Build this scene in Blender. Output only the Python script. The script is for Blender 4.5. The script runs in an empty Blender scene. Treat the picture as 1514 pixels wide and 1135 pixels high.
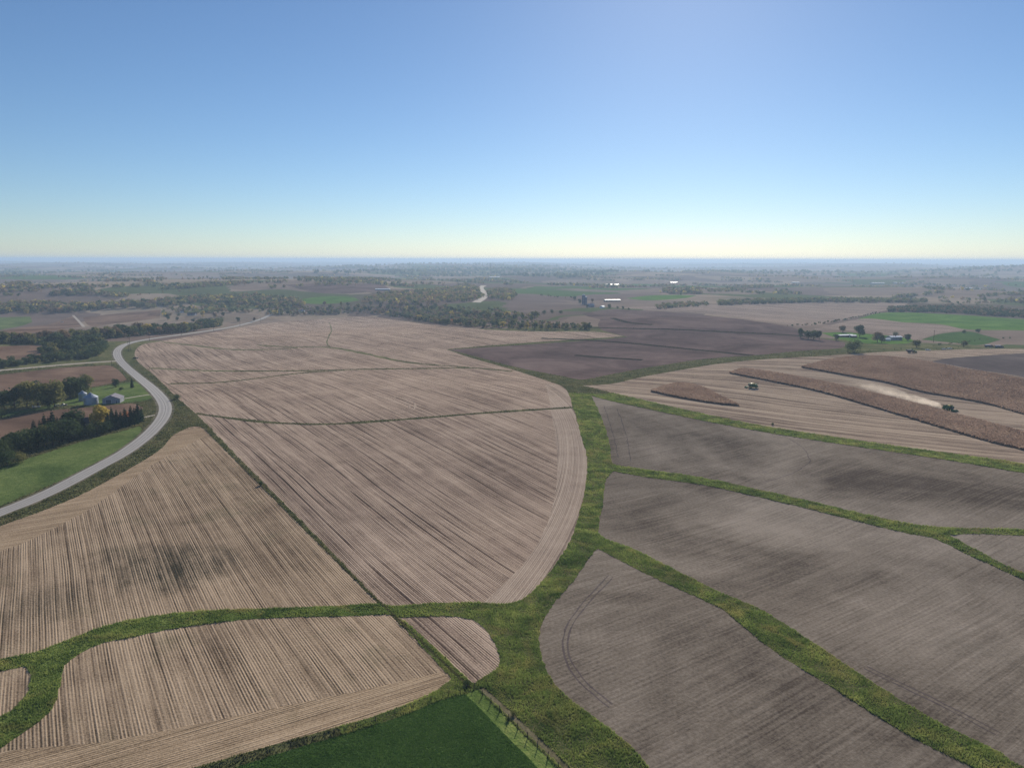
import bpy, math, random
import numpy as np
from mathutils import Vector, Matrix
from mathutils.geometry import delaunay_2d_cdt

random.seed(7)
RNG = np.random.default_rng(7)
scene = bpy.context.scene
COL = scene.collection
R = math.radians

# ------------------------------------------------------------------ camera
W0, H0, F0 = 1514.0, 1135.0, 1050.0          # photograph frame and focal length in its pixels
CAM_Z, PITCH, ROLL = 108.0, R(9.91), R(0.11)
fwd = np.array([0, math.cos(PITCH), -math.sin(PITCH)])
rgt = np.array([1.0, 0, 0])
up = np.cross(rgt, fwd)
r2 = rgt * math.cos(ROLL) + up * math.sin(ROLL)
u2 = up * math.cos(ROLL) - rgt * math.sin(ROLL)
cam = bpy.data.cameras.new('camera')
cam.sensor_width = 36.0
cam.sensor_fit = 'HORIZONTAL'
cam.lens = 36.0 * F0 / W0
cam.clip_start = 1.0
cam.clip_end = 200000.0
camo = bpy.data.objects.new('camera', cam)
COL.objects.link(camo)
camo.matrix_world = Matrix(((r2[0], u2[0], -fwd[0], 0), (r2[1], u2[1], -fwd[1], 0), (r2[2], u2[2], -fwd[2], CAM_Z), (0, 0, 0, 1)))
scene.camera = camo

# ------------------------------------------------------------------ sky, sun, exposure
SUN_EL, SUN_AZ = R(24.5), R(13.0)             # azimuth to the right of +Y
world = bpy.data.worlds.new('World')
scene.world = world
world.use_nodes = True
wn = world.node_tree
sky = wn.nodes.new('ShaderNodeTexSky')
sky.sky_type = 'NISHITA'
sky.sun_disc = False
sky.sun_elevation = SUN_EL
sky.sun_rotation = SUN_AZ
sky.altitude = 300
sky.air_density = 0.92
sky.dust_density = 0.14
sky.ozone_density = 5.0
wn.links.new(sky.outputs[0], wn.nodes['Background'].inputs[0])
wn.nodes['Background'].inputs[1].default_value = 0.076
sl = bpy.data.lights.new('sun', 'SUN')
sl.energy = 5.0
sl.angle = R(0.53)
sl.color = (1.0, 0.90, 0.76)
so = bpy.data.objects.new('sun', sl)
COL.objects.link(so)
sdir = Vector((math.sin(SUN_AZ) * math.cos(SUN_EL), math.cos(SUN_AZ) * math.cos(SUN_EL), math.sin(SUN_EL)))
so.rotation_euler = sdir.to_track_quat('Z', 'Y').to_euler()
so.location = (0, 0, 300)
vs = scene.view_settings
vs.view_transform = 'Standard'
vs.look = 'None'
vs.exposure = 0.28
vs.gamma = 1.0
vs.use_curve_mapping = False
cy = scene.cycles
cy.use_denoising = True
cy.denoiser = 'OPENIMAGEDENOISE'
cy.denoising_input_passes = 'RGB_ALBEDO_NORMAL'
cy.denoising_prefilter = 'NONE'
cy.max_bounces = 5
cy.diffuse_bounces = 2
cy.glossy_bounces = 2
cy.transmission_bounces = 2
cy.transparent_max_bounces = 8
cy.volume_bounces = 1
cy.volume_step_rate = 1.0

# ------------------------------------------------------------------ terrain height
_w = np.random.default_rng(21)
WAVES = []
for lam, amp, lo, hi in [(330, .7, 0, 1200), (420, .9, 0, 1500), (560, 1.1, 0, 2500), (760, 1.6, 300, 6000), (980, 2.2, 500, 9000), (1300, 3.2, 800, 20000),
                         (1700, 4.5, 1200, 1e9), (2300, 6.0, 1500, 1e9), (3100, 8.0, 2500, 1e9), (4300, 11.0, 4000, 1e9), (6100, 14., 6000, 1e9)]:
    for k in range(2):
        a = _w.uniform(0, math.pi)
        WAVES.append((2 * math.pi / lam * math.cos(a), 2 * math.pi / lam * math.sin(a), amp, _w.uniform(0, 6.28), lo, hi))
BUMPS = [(-120, 1130, 9, 300, 210), (390, 735, 7, 190, 150), (-430, 690, -6, 190, 180), (95, 350, -3.5, 70, 160),
         (-170, 330, 3, 110, 120), (210, 330, 3, 120, 110), (330, 1150, 5, 220, 170), (-700, 1500, -7, 500, 250), (250, 1800, -6, 500, 260)]


def height(x, y):
    x = np.asarray(x, float)
    y = np.asarray(y, float)
    r = np.hypot(x, y)
    z = np.zeros_like(r)
    for kx, ky, a, p, lo, hi in WAVES:
        w = np.clip((r - lo * .5) / (lo * .5 + 1), 0, 1) if lo else 1.0
        w = w * np.clip((hi * 1.5 - r) / (hi * .5), 0, 1)
        z = z + a * w * np.sin(kx * x + ky * y + p)
    for bx, by, a, sx, sy in BUMPS:
        z = z + a * np.exp(-((x - bx) / sx) ** 2 - ((y - by) / sy) ** 2)
    return z * np.clip((r - 20) / 300, 0, 1)


def hz(x, y):
    return float(height(np.array([x]), np.array([y]))[0])


def ground_hits(px, py):
    """points of the photograph's frame -> places on the land"""
    px = np.asarray(px, float)
    py = np.asarray(py, float)
    d = fwd[None] + ((px - W0 / 2) / F0)[:, None] * r2[None] - ((py - H0 / 2) / F0)[:, None] * u2[None]
    d[:, 2] = np.minimum(d[:, 2], -0.0022)
    dh = np.hypot(d[:, 0], d[:, 1])
    d = d / dh[:, None]
    t = np.full(len(px), 60.0)
    done = np.zeros(len(px), bool)
    tp = t.copy()
    for i in range(700):
        z = CAM_Z + t * d[:, 2]
        g = height(t * d[:, 0], t * d[:, 1])
        hit = (z <= g) & ~done
        done |= hit
        tp = np.where(done, tp, t)
        t = np.where(done, t, t * 1.0105 + .3)
        if done.all() or t.max() > 90000:
            break
    lo, hi = tp, t
    for i in range(24):
        m = .5 * (lo + hi)
        b = CAM_Z + m * d[:, 2] <= height(m * d[:, 0], m * d[:, 1])
        hi = np.where(b, m, hi)
        lo = np.where(b, lo, m)
    return np.stack([hi * d[:, 0], hi * d[:, 1]], 1)


def at(px, py):
    p = ground_hits([px], [py])[0]
    return float(p[0]), float(p[1])


def smooth(pts, closed=True, step=6.0):
    """round a hand-set outline (Catmull-Rom)"""
    P = np.array(pts, float)
    n = len(P)
    out = []
    rng = range(n) if closed else range(n - 1)
    for i in rng:
        if closed:
            p0, p1, p2, p3 = P[(i - 1) % n], P[i], P[(i + 1) % n], P[(i + 2) % n]
        else:
            p0, p1, p2, p3 = P[max(i - 1, 0)], P[i], P[i + 1], P[min(i + 2, n - 1)]
        v1, v2 = p1 - p0, p2 - p1
        m1, m2 = (p2 - p0) * .5, (p3 - p1) * .5
        def sharp(a, b):
            la, lb = np.hypot(*a), np.hypot(*b)
            return la > 0 and lb > 0 and (a @ b) / (la * lb) < .35
        L = np.hypot(*v2)
        if sharp(v1, v2):
            m1 = v2
        if sharp(v2, p3 - p2):
            m2 = v2
        lm = 1.6 * L
        for m in (m1, m2):
            s = np.hypot(*m)
            if s > lm:
                m *= lm / s
        k = max(1, int(L / step))
        for j in range(k):
            t = j / k
            h1, h2, h3, h4 = 2*t**3 - 3*t**2 + 1, t**3 - 2*t**2 + t, -2*t**3 + 3*t**2, t**3 - t**2
            out.append(h1 * p1 + h2 * m1 + h3 * p2 + h4 * m2)
    if not closed:
        out.append(P[-1])
    return np.array(out)


def outline(pts, step=6.0):
    s = smooth(pts, True, step)
    return ground_hits(s[:, 0], s[:, 1])


def ribbon(line, width, taper=None):
    """world outline of a strip of given width along a world centre line"""
    L = np.array(line)
    T = np.gradient(L, axis=0)
    T /= np.maximum(np.hypot(T[:, 0], T[:, 1]), 1e-6)[:, None]
    Nn = np.stack([-T[:, 1], T[:, 0]], 1)
    w = np.broadcast_to(np.asarray(width, float), (len(L),))[:, None] * .5
    return np.concatenate([L + Nn * w, (L - Nn * w)[::-1]])


def world_line(pts, step=5.0, spacing=8.0):
    s = smooth(pts, False, step)
    p = ground_hits(s[:, 0], s[:, 1])
    # even spacing, light smoothing
    for _ in range(2):
        q = p.copy()
        q[1:-1] = .25 * p[:-2] + .5 * p[1:-1] + .25 * p[2:]
        p = q
    d = np.concatenate([[0], np.cumsum(np.hypot(*np.diff(p, axis=0).T))])
    n = max(2, int(d[-1] / spacing))
    t = np.linspace(0, d[-1], n)
    return np.stack([np.interp(t, d, p[:, 0]), np.interp(t, d, p[:, 1])], 1)


# ------------------------------------------------------------------ materials
class G:
    """tiny helper for node trees"""
    def __init__(s, name):
        s.m = bpy.data.materials.new(name)
        s.m.use_nodes = True
        s.t = s.m.node_tree
        s.t.nodes.clear()
        s.out = s.t.nodes.new('ShaderNodeOutputMaterial')

    def n(s, typ, ins=None, **props):
        nd = s.t.nodes.new('ShaderNode' + typ)
        for k, v in props.items():
            setattr(nd, k, v)
        for k, v in (ins or {}).items():
            s.set(nd.inputs[k], v)
        return nd

    def set(s, sock, v):
        if isinstance(v, bpy.types.NodeSocket):
            s.t.links.new(v, sock)
        elif isinstance(v, bpy.types.Node):
            s.t.links.new(v.outputs[0], sock)
        else:
            if isinstance(v, (tuple, list)) and len(v) == 3 and sock.type == 'RGBA':
                v = (*v, 1)
            sock.default_value = v

    def math(s, op, a, b=0.0, c=0.0, clamp=False):
        nd = s.n('Math', operation=op, use_clamp=clamp)
        s.set(nd.inputs[0], a)
        s.set(nd.inputs[1], b)
        s.set(nd.inputs[2], c)
        return nd.outputs[0]

    def madd(s, a, b, c):
        return s.math('MULTIPLY_ADD', a, b, c)

    def noise(s, vec, scale, detail=2.0, rough=.55, dist=0.0):
        nd = s.n('TexNoise', {'Vector': vec, 'Scale': scale, 'Detail': detail, 'Roughness': rough, 'Distortion': dist})
        return nd.outputs[0]

    def ramp(s, fac, stops):
        nd = s.n('ValToRGB', {'Fac': fac})
        e = nd.color_ramp.elements
        while len(e) < len(stops):
            e.new(.5)
        for el, (p, c) in zip(e, stops):
            el.position = p
            el.color = (*c, 1)
        return nd.outputs[0]

    def mix(s, f, a, b, mode='MIX'):
        nd = s.n('Mix', data_type='RGBA', blend_type=mode)
        s.set(nd.inputs[0], f)
        s.set(nd.inputs[6], a)
        s.set(nd.inputs[7], b)
        return nd.outputs[2]

    def pos(s):
        return s.n('NewGeometry').outputs['Position']

    def comb(s, x, y, z=0.0):
        nd = s.n('CombineXYZ')
        s.set(nd.inputs[0], x)
        s.set(nd.inputs[1], y)
        s.set(nd.inputs[2], z)
        return nd.outputs[0]

    def finish(s, color, rough=.9, bump=None, bdist=.1, bstr=1.0, spec=.2, metal=0.0):
        b = s.n('BsdfPrincipled', {'Base Color': color, 'Roughness': rough, 'Metallic': metal})
        b.inputs['Specular IOR Level'].default_value = spec
        if bump is not None:
            bn = s.n('Bump', {'Height': bump, 'Distance': bdist, 'Strength': bstr})
            s.t.links.new(bn.outputs[0], b.inputs['Normal'])
        s.t.links.new(b.outputs[0], s.out.inputs[0])
        return s.m


def rows_coords(g, az, wob=1.0):
    """u across the rows, v along them; az = heading of the rows, right of +Y"""
    sep = g.n('SeparateXYZ', {0: g.pos()})
    x, y = sep.outputs[0], sep.outputs[1]
    c, s_ = math.cos(az), math.sin(az)
    u = g.math('ADD', g.math('MULTIPLY', x, c), g.math('MULTIPLY', y, -s_))
    v = g.math('ADD', g.math('MULTIPLY', x, s_), g.math('MULTIPLY', y, c))
    w = g.noise(g.comb(x, y), .006, 2)
    u = g.madd(g.math('SUBTRACT', w, .5), wob * 14, u)
    return u, v, x, y


def mat_rows(name, az, dark, mid, pale, spacing=.76, contrast=1.0, wob=1.0, passes=.30, green=0.0, patch=.5, dark_patches=False, lines=.42, centre=None):
    g = G(name)
    u, v, x, y = rows_coords(g, az, wob)
    xy = g.comb(x, y)
    if centre:
        dx_, dy_ = g.math('SUBTRACT', x, centre[0]), g.math('SUBTRACT', y, centre[1])
        u = g.math('SQRT', g.math('ADD', g.math('MULTIPLY', dx_, dx_), g.math('MULTIPLY', dy_, dy_)))
        v = g.math('MULTIPLY', g.math('ARCTAN2', dy_, dx_), 150.0)
    s1 = g.math('SINE', g.math('MULTIPLY', u, 2 * math.pi / spacing))
    s2 = g.math('SINE', g.math('MULTIPLY', u, 2 * math.pi / (spacing * 2)))
    n1 = g.noise(g.comb(g.math('MULTIPLY', u, 1.15), g.math('MULTIPLY', v, .022)), 1.0, 2.5, .6)
    n2 = g.noise(g.comb(g.math('MULTIPLY', u, .17), g.math('MULTIPLY', v, .0045), 3.7), 1.0, 3, .62)
    n3 = g.noise(xy, .016, 5, .6, .6)
    n4 = g.noise(xy, 1.5, 3, .75)
    n5 = g.noise(xy, .12, 3, .6)
    mod = g.noise(g.comb(g.math('MULTIPLY', u, .35), g.math('MULTIPLY', v, .02), 9.1), 1.0, 3, .6)
    mod = g.math('MULTIPLY', g.math('SUBTRACT', mod, .32, 0, True), 3.2, 0, True)
    sq = g.math('MULTIPLY', g.math('SUBTRACT', s1, .15), mod)
    f = g.madd(sq, -.30 * contrast, .56)
    f = g.madd(s2, .06 * contrast, f)
    # combine passes: thin dark lines every few rows
    sp = g.math('SINE', g.math('MULTIPLY', u, 2 * math.pi / (spacing * 6)))
    mp = g.noise(g.comb(g.math('MULTIPLY', u, .22), g.math('MULTIPLY', v, .011), 5.3), 1.0, 3, .6)
    mp = g.math('MULTIPLY', g.math('SUBTRACT', mp, .45, 0, True), 4.5, 0, True)
    pl = g.math('MULTIPLY', g.math('MULTIPLY', g.math('SUBTRACT', sp, .66, 0, True), 3.4, 0, True), mp)
    f = g.madd(pl, -lines * contrast, f)
    f = g.madd(g.math('SUBTRACT', n1, .5), .95 * contrast, f)
    f = g.madd(g.math('SUBTRACT', n2, .5), 4.2 * passes, f)
    f = g.madd(g.math('SUBTRACT', n3, .5), patch, f)
    f = g.madd(g.math('SUBTRACT', n4, .5), 1.15, f)
    f = g.madd(g.math('SUBTRACT', n5, .5), .40, f)
    fl_ = g.math('MULTIPLY', g.math('SUBTRACT', g.noise(xy, .55, 4, .75, .4), .58, 0, True), 2.6, 0, True)
    f = g.madd(fl_, g.math('SUBTRACT', n5, .38), f)
    f = g.madd(fl_, .12, f)
    col = g.ramp(f, [(.08, dark), (.45, mid), (.92, pale)])
    # small tint drift between straw and grey soil
    col = g.mix(g.math('MULTIPLY', g.noise(xy, .03, 4, .6), .35), col, (mid[0] * .95, mid[1] * .93, mid[2] * 1.02))
    if green:
        gm = g.math('MULTIPLY', g.math('SUBTRACT', g.noise(xy, .045, 4, .65, .5), .56, 0, True), green * 5, 0, True)
        col = g.mix(gm, col, (.055, .075, .03))
    if dark_patches:
        # darker patches with ragged edges, mixed into the stubble colour
        for (sx_, sy_), rx, ry, k_ in DARK_PATCHES:
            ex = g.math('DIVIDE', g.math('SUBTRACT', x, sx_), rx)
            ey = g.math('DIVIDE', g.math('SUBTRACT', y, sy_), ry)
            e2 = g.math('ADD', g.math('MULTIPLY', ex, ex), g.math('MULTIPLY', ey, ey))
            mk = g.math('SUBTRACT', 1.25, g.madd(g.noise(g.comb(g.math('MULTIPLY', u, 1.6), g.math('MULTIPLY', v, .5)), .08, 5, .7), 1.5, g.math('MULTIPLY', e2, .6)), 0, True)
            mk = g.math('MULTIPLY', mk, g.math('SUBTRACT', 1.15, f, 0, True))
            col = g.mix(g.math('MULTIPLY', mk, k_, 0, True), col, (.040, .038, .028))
    return g.finish(col, .95, f, .16, .8, 0.0)


def mat_soil(name, az, a, b, c, wob=3.0, streak=1.0, patches=True):
    g = G(name)
    u, v, x, y = rows_coords(g, az, wob)
    xy = g.comb(x, y)
    n1 = g.noise(g.comb(g.math('MULTIPLY', u, 1.1), g.math('MULTIPLY', v, .016)), 1.0, 4, .7)
    n2 = g.noise(xy, .011, 5, .6, .8)
    n3 = g.noise(xy, 1.0, 4, .75)
    n4 = g.noise(xy, .09, 3, .6)
    f = g.madd(g.math('SUBTRACT', n1, .5), .85 * streak, .5)
    f = g.madd(g.math('SUBTRACT', n2, .5), 1.8, f)
    f = g.madd(g.math('SUBTRACT', n3, .5), 1.1, f)
    f = g.madd(g.math('SUBTRACT', n4, .5), .45, f)
    col = g.ramp(f, [(.1, a), (.5, b), (.95, c)])
    gm = g.math('MULTIPLY', g.math('SUBTRACT', g.noise(xy, .025, 5, .7, .7), .57, 0, True), 3.2, 0, True)
    if patches:
        col = g.mix(g.math('MULTIPLY', gm, .45), col, (.085, .088, .072))
    # thin wheel tracks
    t = g.math('SINE', g.math('MULTIPLY', u, 2 * math.pi / 9.1))
    tr = g.math('MULTIPLY', g.math('SUBTRACT', t, .965, 0, True), 9.0, 0, True)
    tr = g.math('MULTIPLY', tr, g.noise(xy, .02, 3))
    col = g.mix(g.math('MULTIPLY', tr, .5), col, (a[0] * .8, a[1] * .8, a[2] * .8))
    h = g.madd(n1, .5, g.math('MULTIPLY', n3, .8))
    return g.finish(col, .95, h, .16, .8, 0.0)


def mat_grass(name, a, b, c, dry=(.16, .13, .06), dryness=.5, scale=1.0, bd=.35, low=1.9):
    g = G(name)
    p = g.pos()
    n1 = g.noise(p, .05 * scale, 5, .62, .6)
    n2 = g.noise(p, .8 * scale, 4, .7)
    n3 = g.noise(p, 3.0 * scale, 2, .7)
    f = g.madd(g.math('SUBTRACT', n1, .5), low, .5)
    f = g.madd(g.math('SUBTRACT', n2, .5), 1.2, f)
    f = g.madd(g.math('SUBTRACT', n3, .5), .5, f)
    col = g.ramp(f, [(.12, a), (.5, b), (.9, c)])
    dm = g.math('MULTIPLY', g.math('SUBTRACT', g.noise(p, .07 * scale, 5, .7, 1.0), .52, 0, True), 4.0 * dryness, 0, True)
    col = g.mix(dm, col, dry)
    h = g.math('ADD', n2, g.math('MULTIPLY', n3, .5))
    return g.finish(col, .9, h, bd, 1.0, 0.0)


def mat_plain(name, c, rough=.7, var=.15, scale=.6, spec=.3, metal=0.0, bump=0.0):
    g = G(name)
    tc = g.n('TexCoord').outputs['Object']
    n = g.noise(tc, scale, 4, .6)
    k = g.madd(g.math('SUBTRACT', n, .5), var * 2.2, 1.0)
    col = g.mix(1.0, (*c, 1), g.comb(k, k, k), 'MULTIPLY')
    return g.finish(col, rough, n if bump else None, bump or .1, .6, spec, metal)


def mat_leaf(name, cols, trans=.35):
    """leaf colours vary from tree to tree and from clump to clump"""
    g = G(name)
    oi = g.n('ObjectInfo').outputs['Random']
    p = g.pos()
    n = g.noise(p, .35, 2, .6)
    f = g.math('ADD', g.math('MULTIPLY', oi, .62), g.math('MULTIPLY', n, .38))
    k = len(cols)
    col = g.ramp(f, [(.1 + .75 * i / max(1, k - 1), c) for i, c in enumerate(cols)])
    d = g.n('BsdfDiffuse', {'Color': col})
    t = g.n('BsdfTranslucent', {'Color': col})
    m = g.n('MixShader', {0: trans, 1: d.outputs[0], 2: t.outputs[0]})
    g.t.links.new(m.outputs[0], g.out.inputs[0])
    return g.m


DARK_PATCHES = [(at(258, 840), 26, 24, 2.6), (at(180, 822), 16, 14, 1.5), (at(60, 893), 18, 20, 1.4)]
ROW = R(-33.8)                                  # heading of the corn rows
ACR = R(56.2)
M = {}
M['stubble'] = mat_rows('corn_stubble', ROW, (.050, .034, .026), (.252, .188, .144), (.54, .425, .330), contrast=1.25, passes=.22, patch=.7, wob=.35, lines=.55)
M['stubble_left'] = mat_rows('corn_stubble_tan', ROW, (0.044, 0.032, 0.021), (0.242, 0.180, 0.123), (0.506, 0.391, 0.275), contrast=1.15, passes=.2, green=.35, patch=.8, wob=.22, dark_patches=True, lines=.2)
M['stubble_head'] = mat_rows('corn_stubble_headland', R(60), (0.058, 0.042, 0.026), (0.278, 0.205, 0.134), (0.525, 0.404, 0.278), contrast=.9, passes=.15, wob=.4, lines=.15, green=.2)
HC = np.array([at(848, 605), at(858, 640), at(868, 680), at(865, 720), at(856, 760), at(842, 800), at(815, 842), at(782, 878)])
_A = np.column_stack([2 * HC, np.ones(len(HC))])
_c = np.linalg.lstsq(_A, (HC ** 2).sum(1), rcond=None)[0]
M['stubble_side'] = mat_rows('corn_stubble_edge', R(-4), (0.084, 0.062, 0.050), (0.302, 0.237, 0.185), (0.538, 0.437, 0.347), contrast=.9, passes=.2, lines=.3, centre=(float(_c[0]), float(_c[1])))
M['stubble_far'] = mat_rows('corn_stubble_far', R(-50), (0.075, 0.056, 0.048), (0.231, 0.181, 0.147), (0.413, 0.331, 0.269), contrast=.7, passes=.4)
M['stubble_right'] = mat_rows('corn_stubble_right', R(-62), (0.071, 0.051, 0.039), (0.247, 0.189, 0.143), (0.471, 0.380, 0.287), contrast=1.0, passes=.5, spacing=.76, wob=3.0)
M['soil'] = mat_soil('tilled_soil', ACR, (0.077, 0.061, 0.049), (0.189, 0.159, 0.128), (0.320, 0.274, 0.228), wob=.7, streak=1.15)
M['soil_far'] = mat_soil('tilled_soil_brown', R(75), (0.070, 0.051, 0.047), (0.130, 0.093, 0.086), (0.210, 0.156, 0.140), streak=1.3)
M['soil_dark'] = mat_soil('dark_soil', R(70), (0.072, 0.058, 0.056), (0.117, 0.096, 0.091), (0.182, 0.150, 0.140))
M['soy'] = mat_soil('soybean_ground', R(80), (0.084, 0.055, 0.042), (0.174, 0.115, 0.084), (0.276, 0.192, 0.138), streak=1.3, patches=False)
M['grass'] = mat_grass('waterway_grass', (.055, .092, .026), (.130, .190, .052), (.25, .29, .090), (.30, .25, .10), .55)
M['rough'] = mat_grass('rough_grass', (.050, .062, .028), (.105, .115, .050), (.18, .17, .085), (.22, .17, .10), .8, .7)
M['terrace'] = mat_grass('terrace_grass', (.060, .072, .032), (.12, .13, .06), (.20, .19, .10), (.24, .19, .12), 1.3, 1.0)
M['dead'] = mat_grass('dead_grass', (.085, .080, .045), (.15, .135, .080), (.23, .205, .13), (.25, .20, .14), .6, 2.0, .15)
M['green'] = mat_grass('green_crop', (.034, .068, .020), (.062, .114, .032), (.10, .165, .05), (.11, .14, .045), .1, 1.2, .35, .6)
M['bright'] = mat_grass('hay_meadow', (0.052, 0.115, 0.021), (0.086, 0.172, 0.032), (0.132, 0.224, 0.052), (0.161, 0.172, 0.057), .25, .35)
M['hay'] = mat_grass('hay_grass', (0.055, 0.090, 0.029), (0.099, 0.143, 0.046), (0.160, 0.204, 0.070), (0.187, 0.176, 0.083), .3, .5)
M['verge'] = mat_grass('road_verge', (.07, .07, .045), (.13, .12, .085), (.20, .18, .14), (.2, .17, .13), .8, 2.0, .05)
M['ditch'] = mat_grass('ditch_weeds', (.018, .017, .014), (.030, .030, .022), (.055, .050, .035), (.07, .055, .04), .6, .5)
M['road'] = mat_plain('concrete_road', (.34, .325, .31), .85, .12, .15, .2)
M['road_worn'] = mat_plain('worn_concrete', (.275, .262, .25), .85, .15, .2, .2)
M['tar'] = mat_plain('joint_tar', (.14, .13, .125), .8, .2, .3, .2)
M['gravel'] = mat_plain('gravel', (.36, .32, .27), .95, .15, .4, .1)


def mat_mosaic():
    """distant farmland: parcels too far away to trace one by one"""
    g = G('farmland')
    sep = g.n('SeparateXYZ', {0: g.pos()})
    x, y = sep.outputs[0], sep.outputs[1]
    xy = g.comb(x, y)
    wn_ = g.n('TexNoise', {'Vector': xy, 'Scale': .0022, 'Detail': 3.0})
    wv = g.n('VectorMath', operation='SUBTRACT')
    g.set(wv.inputs[0], wn_.outputs[1])
    wv.inputs[1].default_value = (.5, .5, .5)
    sc = g.n('VectorMath', operation='SCALE')
    g.set(sc.inputs[0], wv.outputs[0])
    sc.inputs['Scale'].default_value = 320.0
    ad = g.n('VectorMath', operation='ADD')
    g.set(ad.inputs[0], xy)
    g.set(ad.inputs[1], sc.outputs[0])
    rot = g.n('Mapping', {'Vector': ad.outputs[0]})
    rot.inputs['Rotation'].default_value = (0, 0, -ROW)
    vo = g.n('TexVoronoi', {'Vector': rot.outputs[0], 'Scale': .0026, 'Randomness': .8}, distance='CHEBYCHEV')
    cs = g.n('SeparateColor', {0: vo.outputs['Color']})
    tan = [(0.0, (0.209, 0.162, 0.131)), (.22, (0.157, 0.120, 0.103)), (.42, (0.271, 0.215, 0.162)), (.60, (0.136, 0.104, 0.088)), (.72, (0.088, 0.110, 0.046)),
           (.80, (0.219, 0.173, 0.136)), (.93, (0.072, 0.125, 0.036))]
    g1 = g.ramp(cs.outputs[0], tan)
    g.t.nodes[-1].color_ramp.interpolation = 'CONSTANT'
    n = g.noise(xy, .01, 5, .65, .5)
    k = g.madd(g.math('SUBTRACT', n, .5), .9, 1.0)
    col = g.mix(1.0, g1, g.comb(k, k, k), 'MULTIPLY')
    gm = g.math('MULTIPLY', g.math('SUBTRACT', g.noise(xy, .0016, 5, .6, 1.2), .52, 0, True), 5.0, 0, True)
    col = g.mix(g.math('MULTIPLY', gm, .6), col, (.085, .09, .05))
    return g.finish(col, .95, None, spec=0.0)


M['mosaic'] = mat_mosaic()

# ------------------------------------------------------------------ object helpers


def tag(o, label=None, cat=None, group=None, kind=None):
    if label:
        o['label'] = label
    if cat:
        o['category'] = cat
    if group:
        o['group'] = group
    if kind:
        o['kind'] = kind
    return o


def np_mesh(name, V, Fc, mats, smooth_=False, fmat=None):
    """V (n,3), Fc (m,3) or (m,4) index arrays"""
    me = bpy.data.meshes.new(name)
    V = np.ascontiguousarray(V, np.float32)
    Fc = np.ascontiguousarray(Fc, np.int32)
    k = Fc.shape[1]
    me.vertices.add(len(V))
    me.vertices.foreach_set('co', V.ravel())
    me.loops.add(Fc.size)
    me.loops.foreach_set('vertex_index', Fc.ravel())
    me.polygons.add(len(Fc))
    me.polygons.foreach_set('loop_start', np.arange(0, Fc.size, k, dtype=np.int32))
    me.polygons.foreach_set('loop_total', np.full(len(Fc), k, np.int32))
    if fmat is not None:
        me.polygons.foreach_set('material_index', np.ascontiguousarray(fmat, np.int32))
    if smooth_:
        me.polygons.foreach_set('use_smooth', np.ones(len(Fc), bool))
    for m in (mats if isinstance(mats, (list, tuple)) else [mats]):
        me.materials.append(m)
    me.update(calc_edges=True)
    me.validate()
    return me


def link(name, me, parent=None, loc=None, rotz=0.0):
    o = bpy.data.objects.new(name, me)
    COL.objects.link(o)
    if parent:
        o.parent = parent
    if loc is not None:
        o.location = loc
    if rotz:
        o.rotation_euler = (0, 0, rotz)
    return o


class MB:
    """collects simple solids into one mesh"""
    def __init__(s):
        s.v, s.f = [], []

    def add(s, vs, fs):
        b = len(s.v)
        s.v += [tuple(map(float, q)) for q in vs]
        s.f += [tuple(b + i for i in f) for f in fs]
        return s

    def box(s, x0, x1, y0, y1, z0, z1, tx=0, ty=0):
        """box, top face inset by tx, ty"""
        s.add([(x0, y0, z0), (x1, y0, z0), (x1, y1, z0), (x0, y1, z0),
               (x0 + tx, y0 + ty, z1), (x1 - tx, y0 + ty, z1), (x1 - tx, y1 - ty, z1), (x0 + tx, y1 - ty, z1)],
              [(0, 3, 2, 1), (4, 5, 6, 7), (0, 1, 5, 4), (1, 2, 6, 5), (2, 3, 7, 6), (3, 0, 4, 7)])
        return s

    def prism(s, prof, a0, a1, axis='x'):
        """profile polygon swept along an axis: 'x' profile in (y,z), 'y' profile in (x,z)"""
        n = len(prof)
        if axis == 'x':
            vs = [(a0, p, q) for p, q in prof] + [(a1, p, q) for p, q in prof]
        else:
            vs = [(p, a0, q) for p, q in prof] + [(p, a1, q) for p, q in prof]
        s.add(vs, [tuple(range(n)), tuple(range(2 * n - 1, n - 1, -1))] + [(i, i + n, (i + 1) % n + n, (i + 1) % n) for i in range(n)])
        return s

    def tube(s, p, q, r, r1=None, n=8):
        p, q = Vector(p), Vector(q)
        r1 = r if r1 is None else r1
        d = (q - p).normalized()
        a = d.orthogonal().normalized()
        b = d.cross(a)
        vs = []
        for c, rr in ((p, r), (q, r1)):
            for i in range(n):
                t = 2 * math.pi * i / n
                vs.append(c + a * (rr * math.cos(t)) + b * (rr * math.sin(t)))
        s.add(vs, [tuple(range(n - 1, -1, -1)), tuple(range(n, 2 * n))] + [(i, (i + 1) % n, (i + 1) % n + n, i + n) for i in range(n)])
        return s

    def lathe(s, prof, n=20, c=(0, 0)):
        """profile [(r, z)] turned about z"""
        b = []
        for r_, z_ in prof:
            for i in range(n):
                t = 2 * math.pi * i / n
                b.append((c[0] + r_ * math.cos(t), c[1] + r_ * math.sin(t), z_))
        fs = []
        for k in range(len(prof) - 1):
            for i in range(n):
                j = (i + 1) % n
                fs.append((k * n + i, k * n + j, (k + 1) * n + j, (k + 1) * n + i))
        s.add(b, fs)
        return s

    def build(s, name, mat, parent=None, smooth_=False):
        me = bpy.data.meshes.new(name)
        me.from_pydata(s.v, [], s.f)
        me.materials.append(mat)
        if smooth_:
            for p in me.polygons:
                p.use_smooth = True
        me.update()
        return link(name, me, parent)


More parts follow.
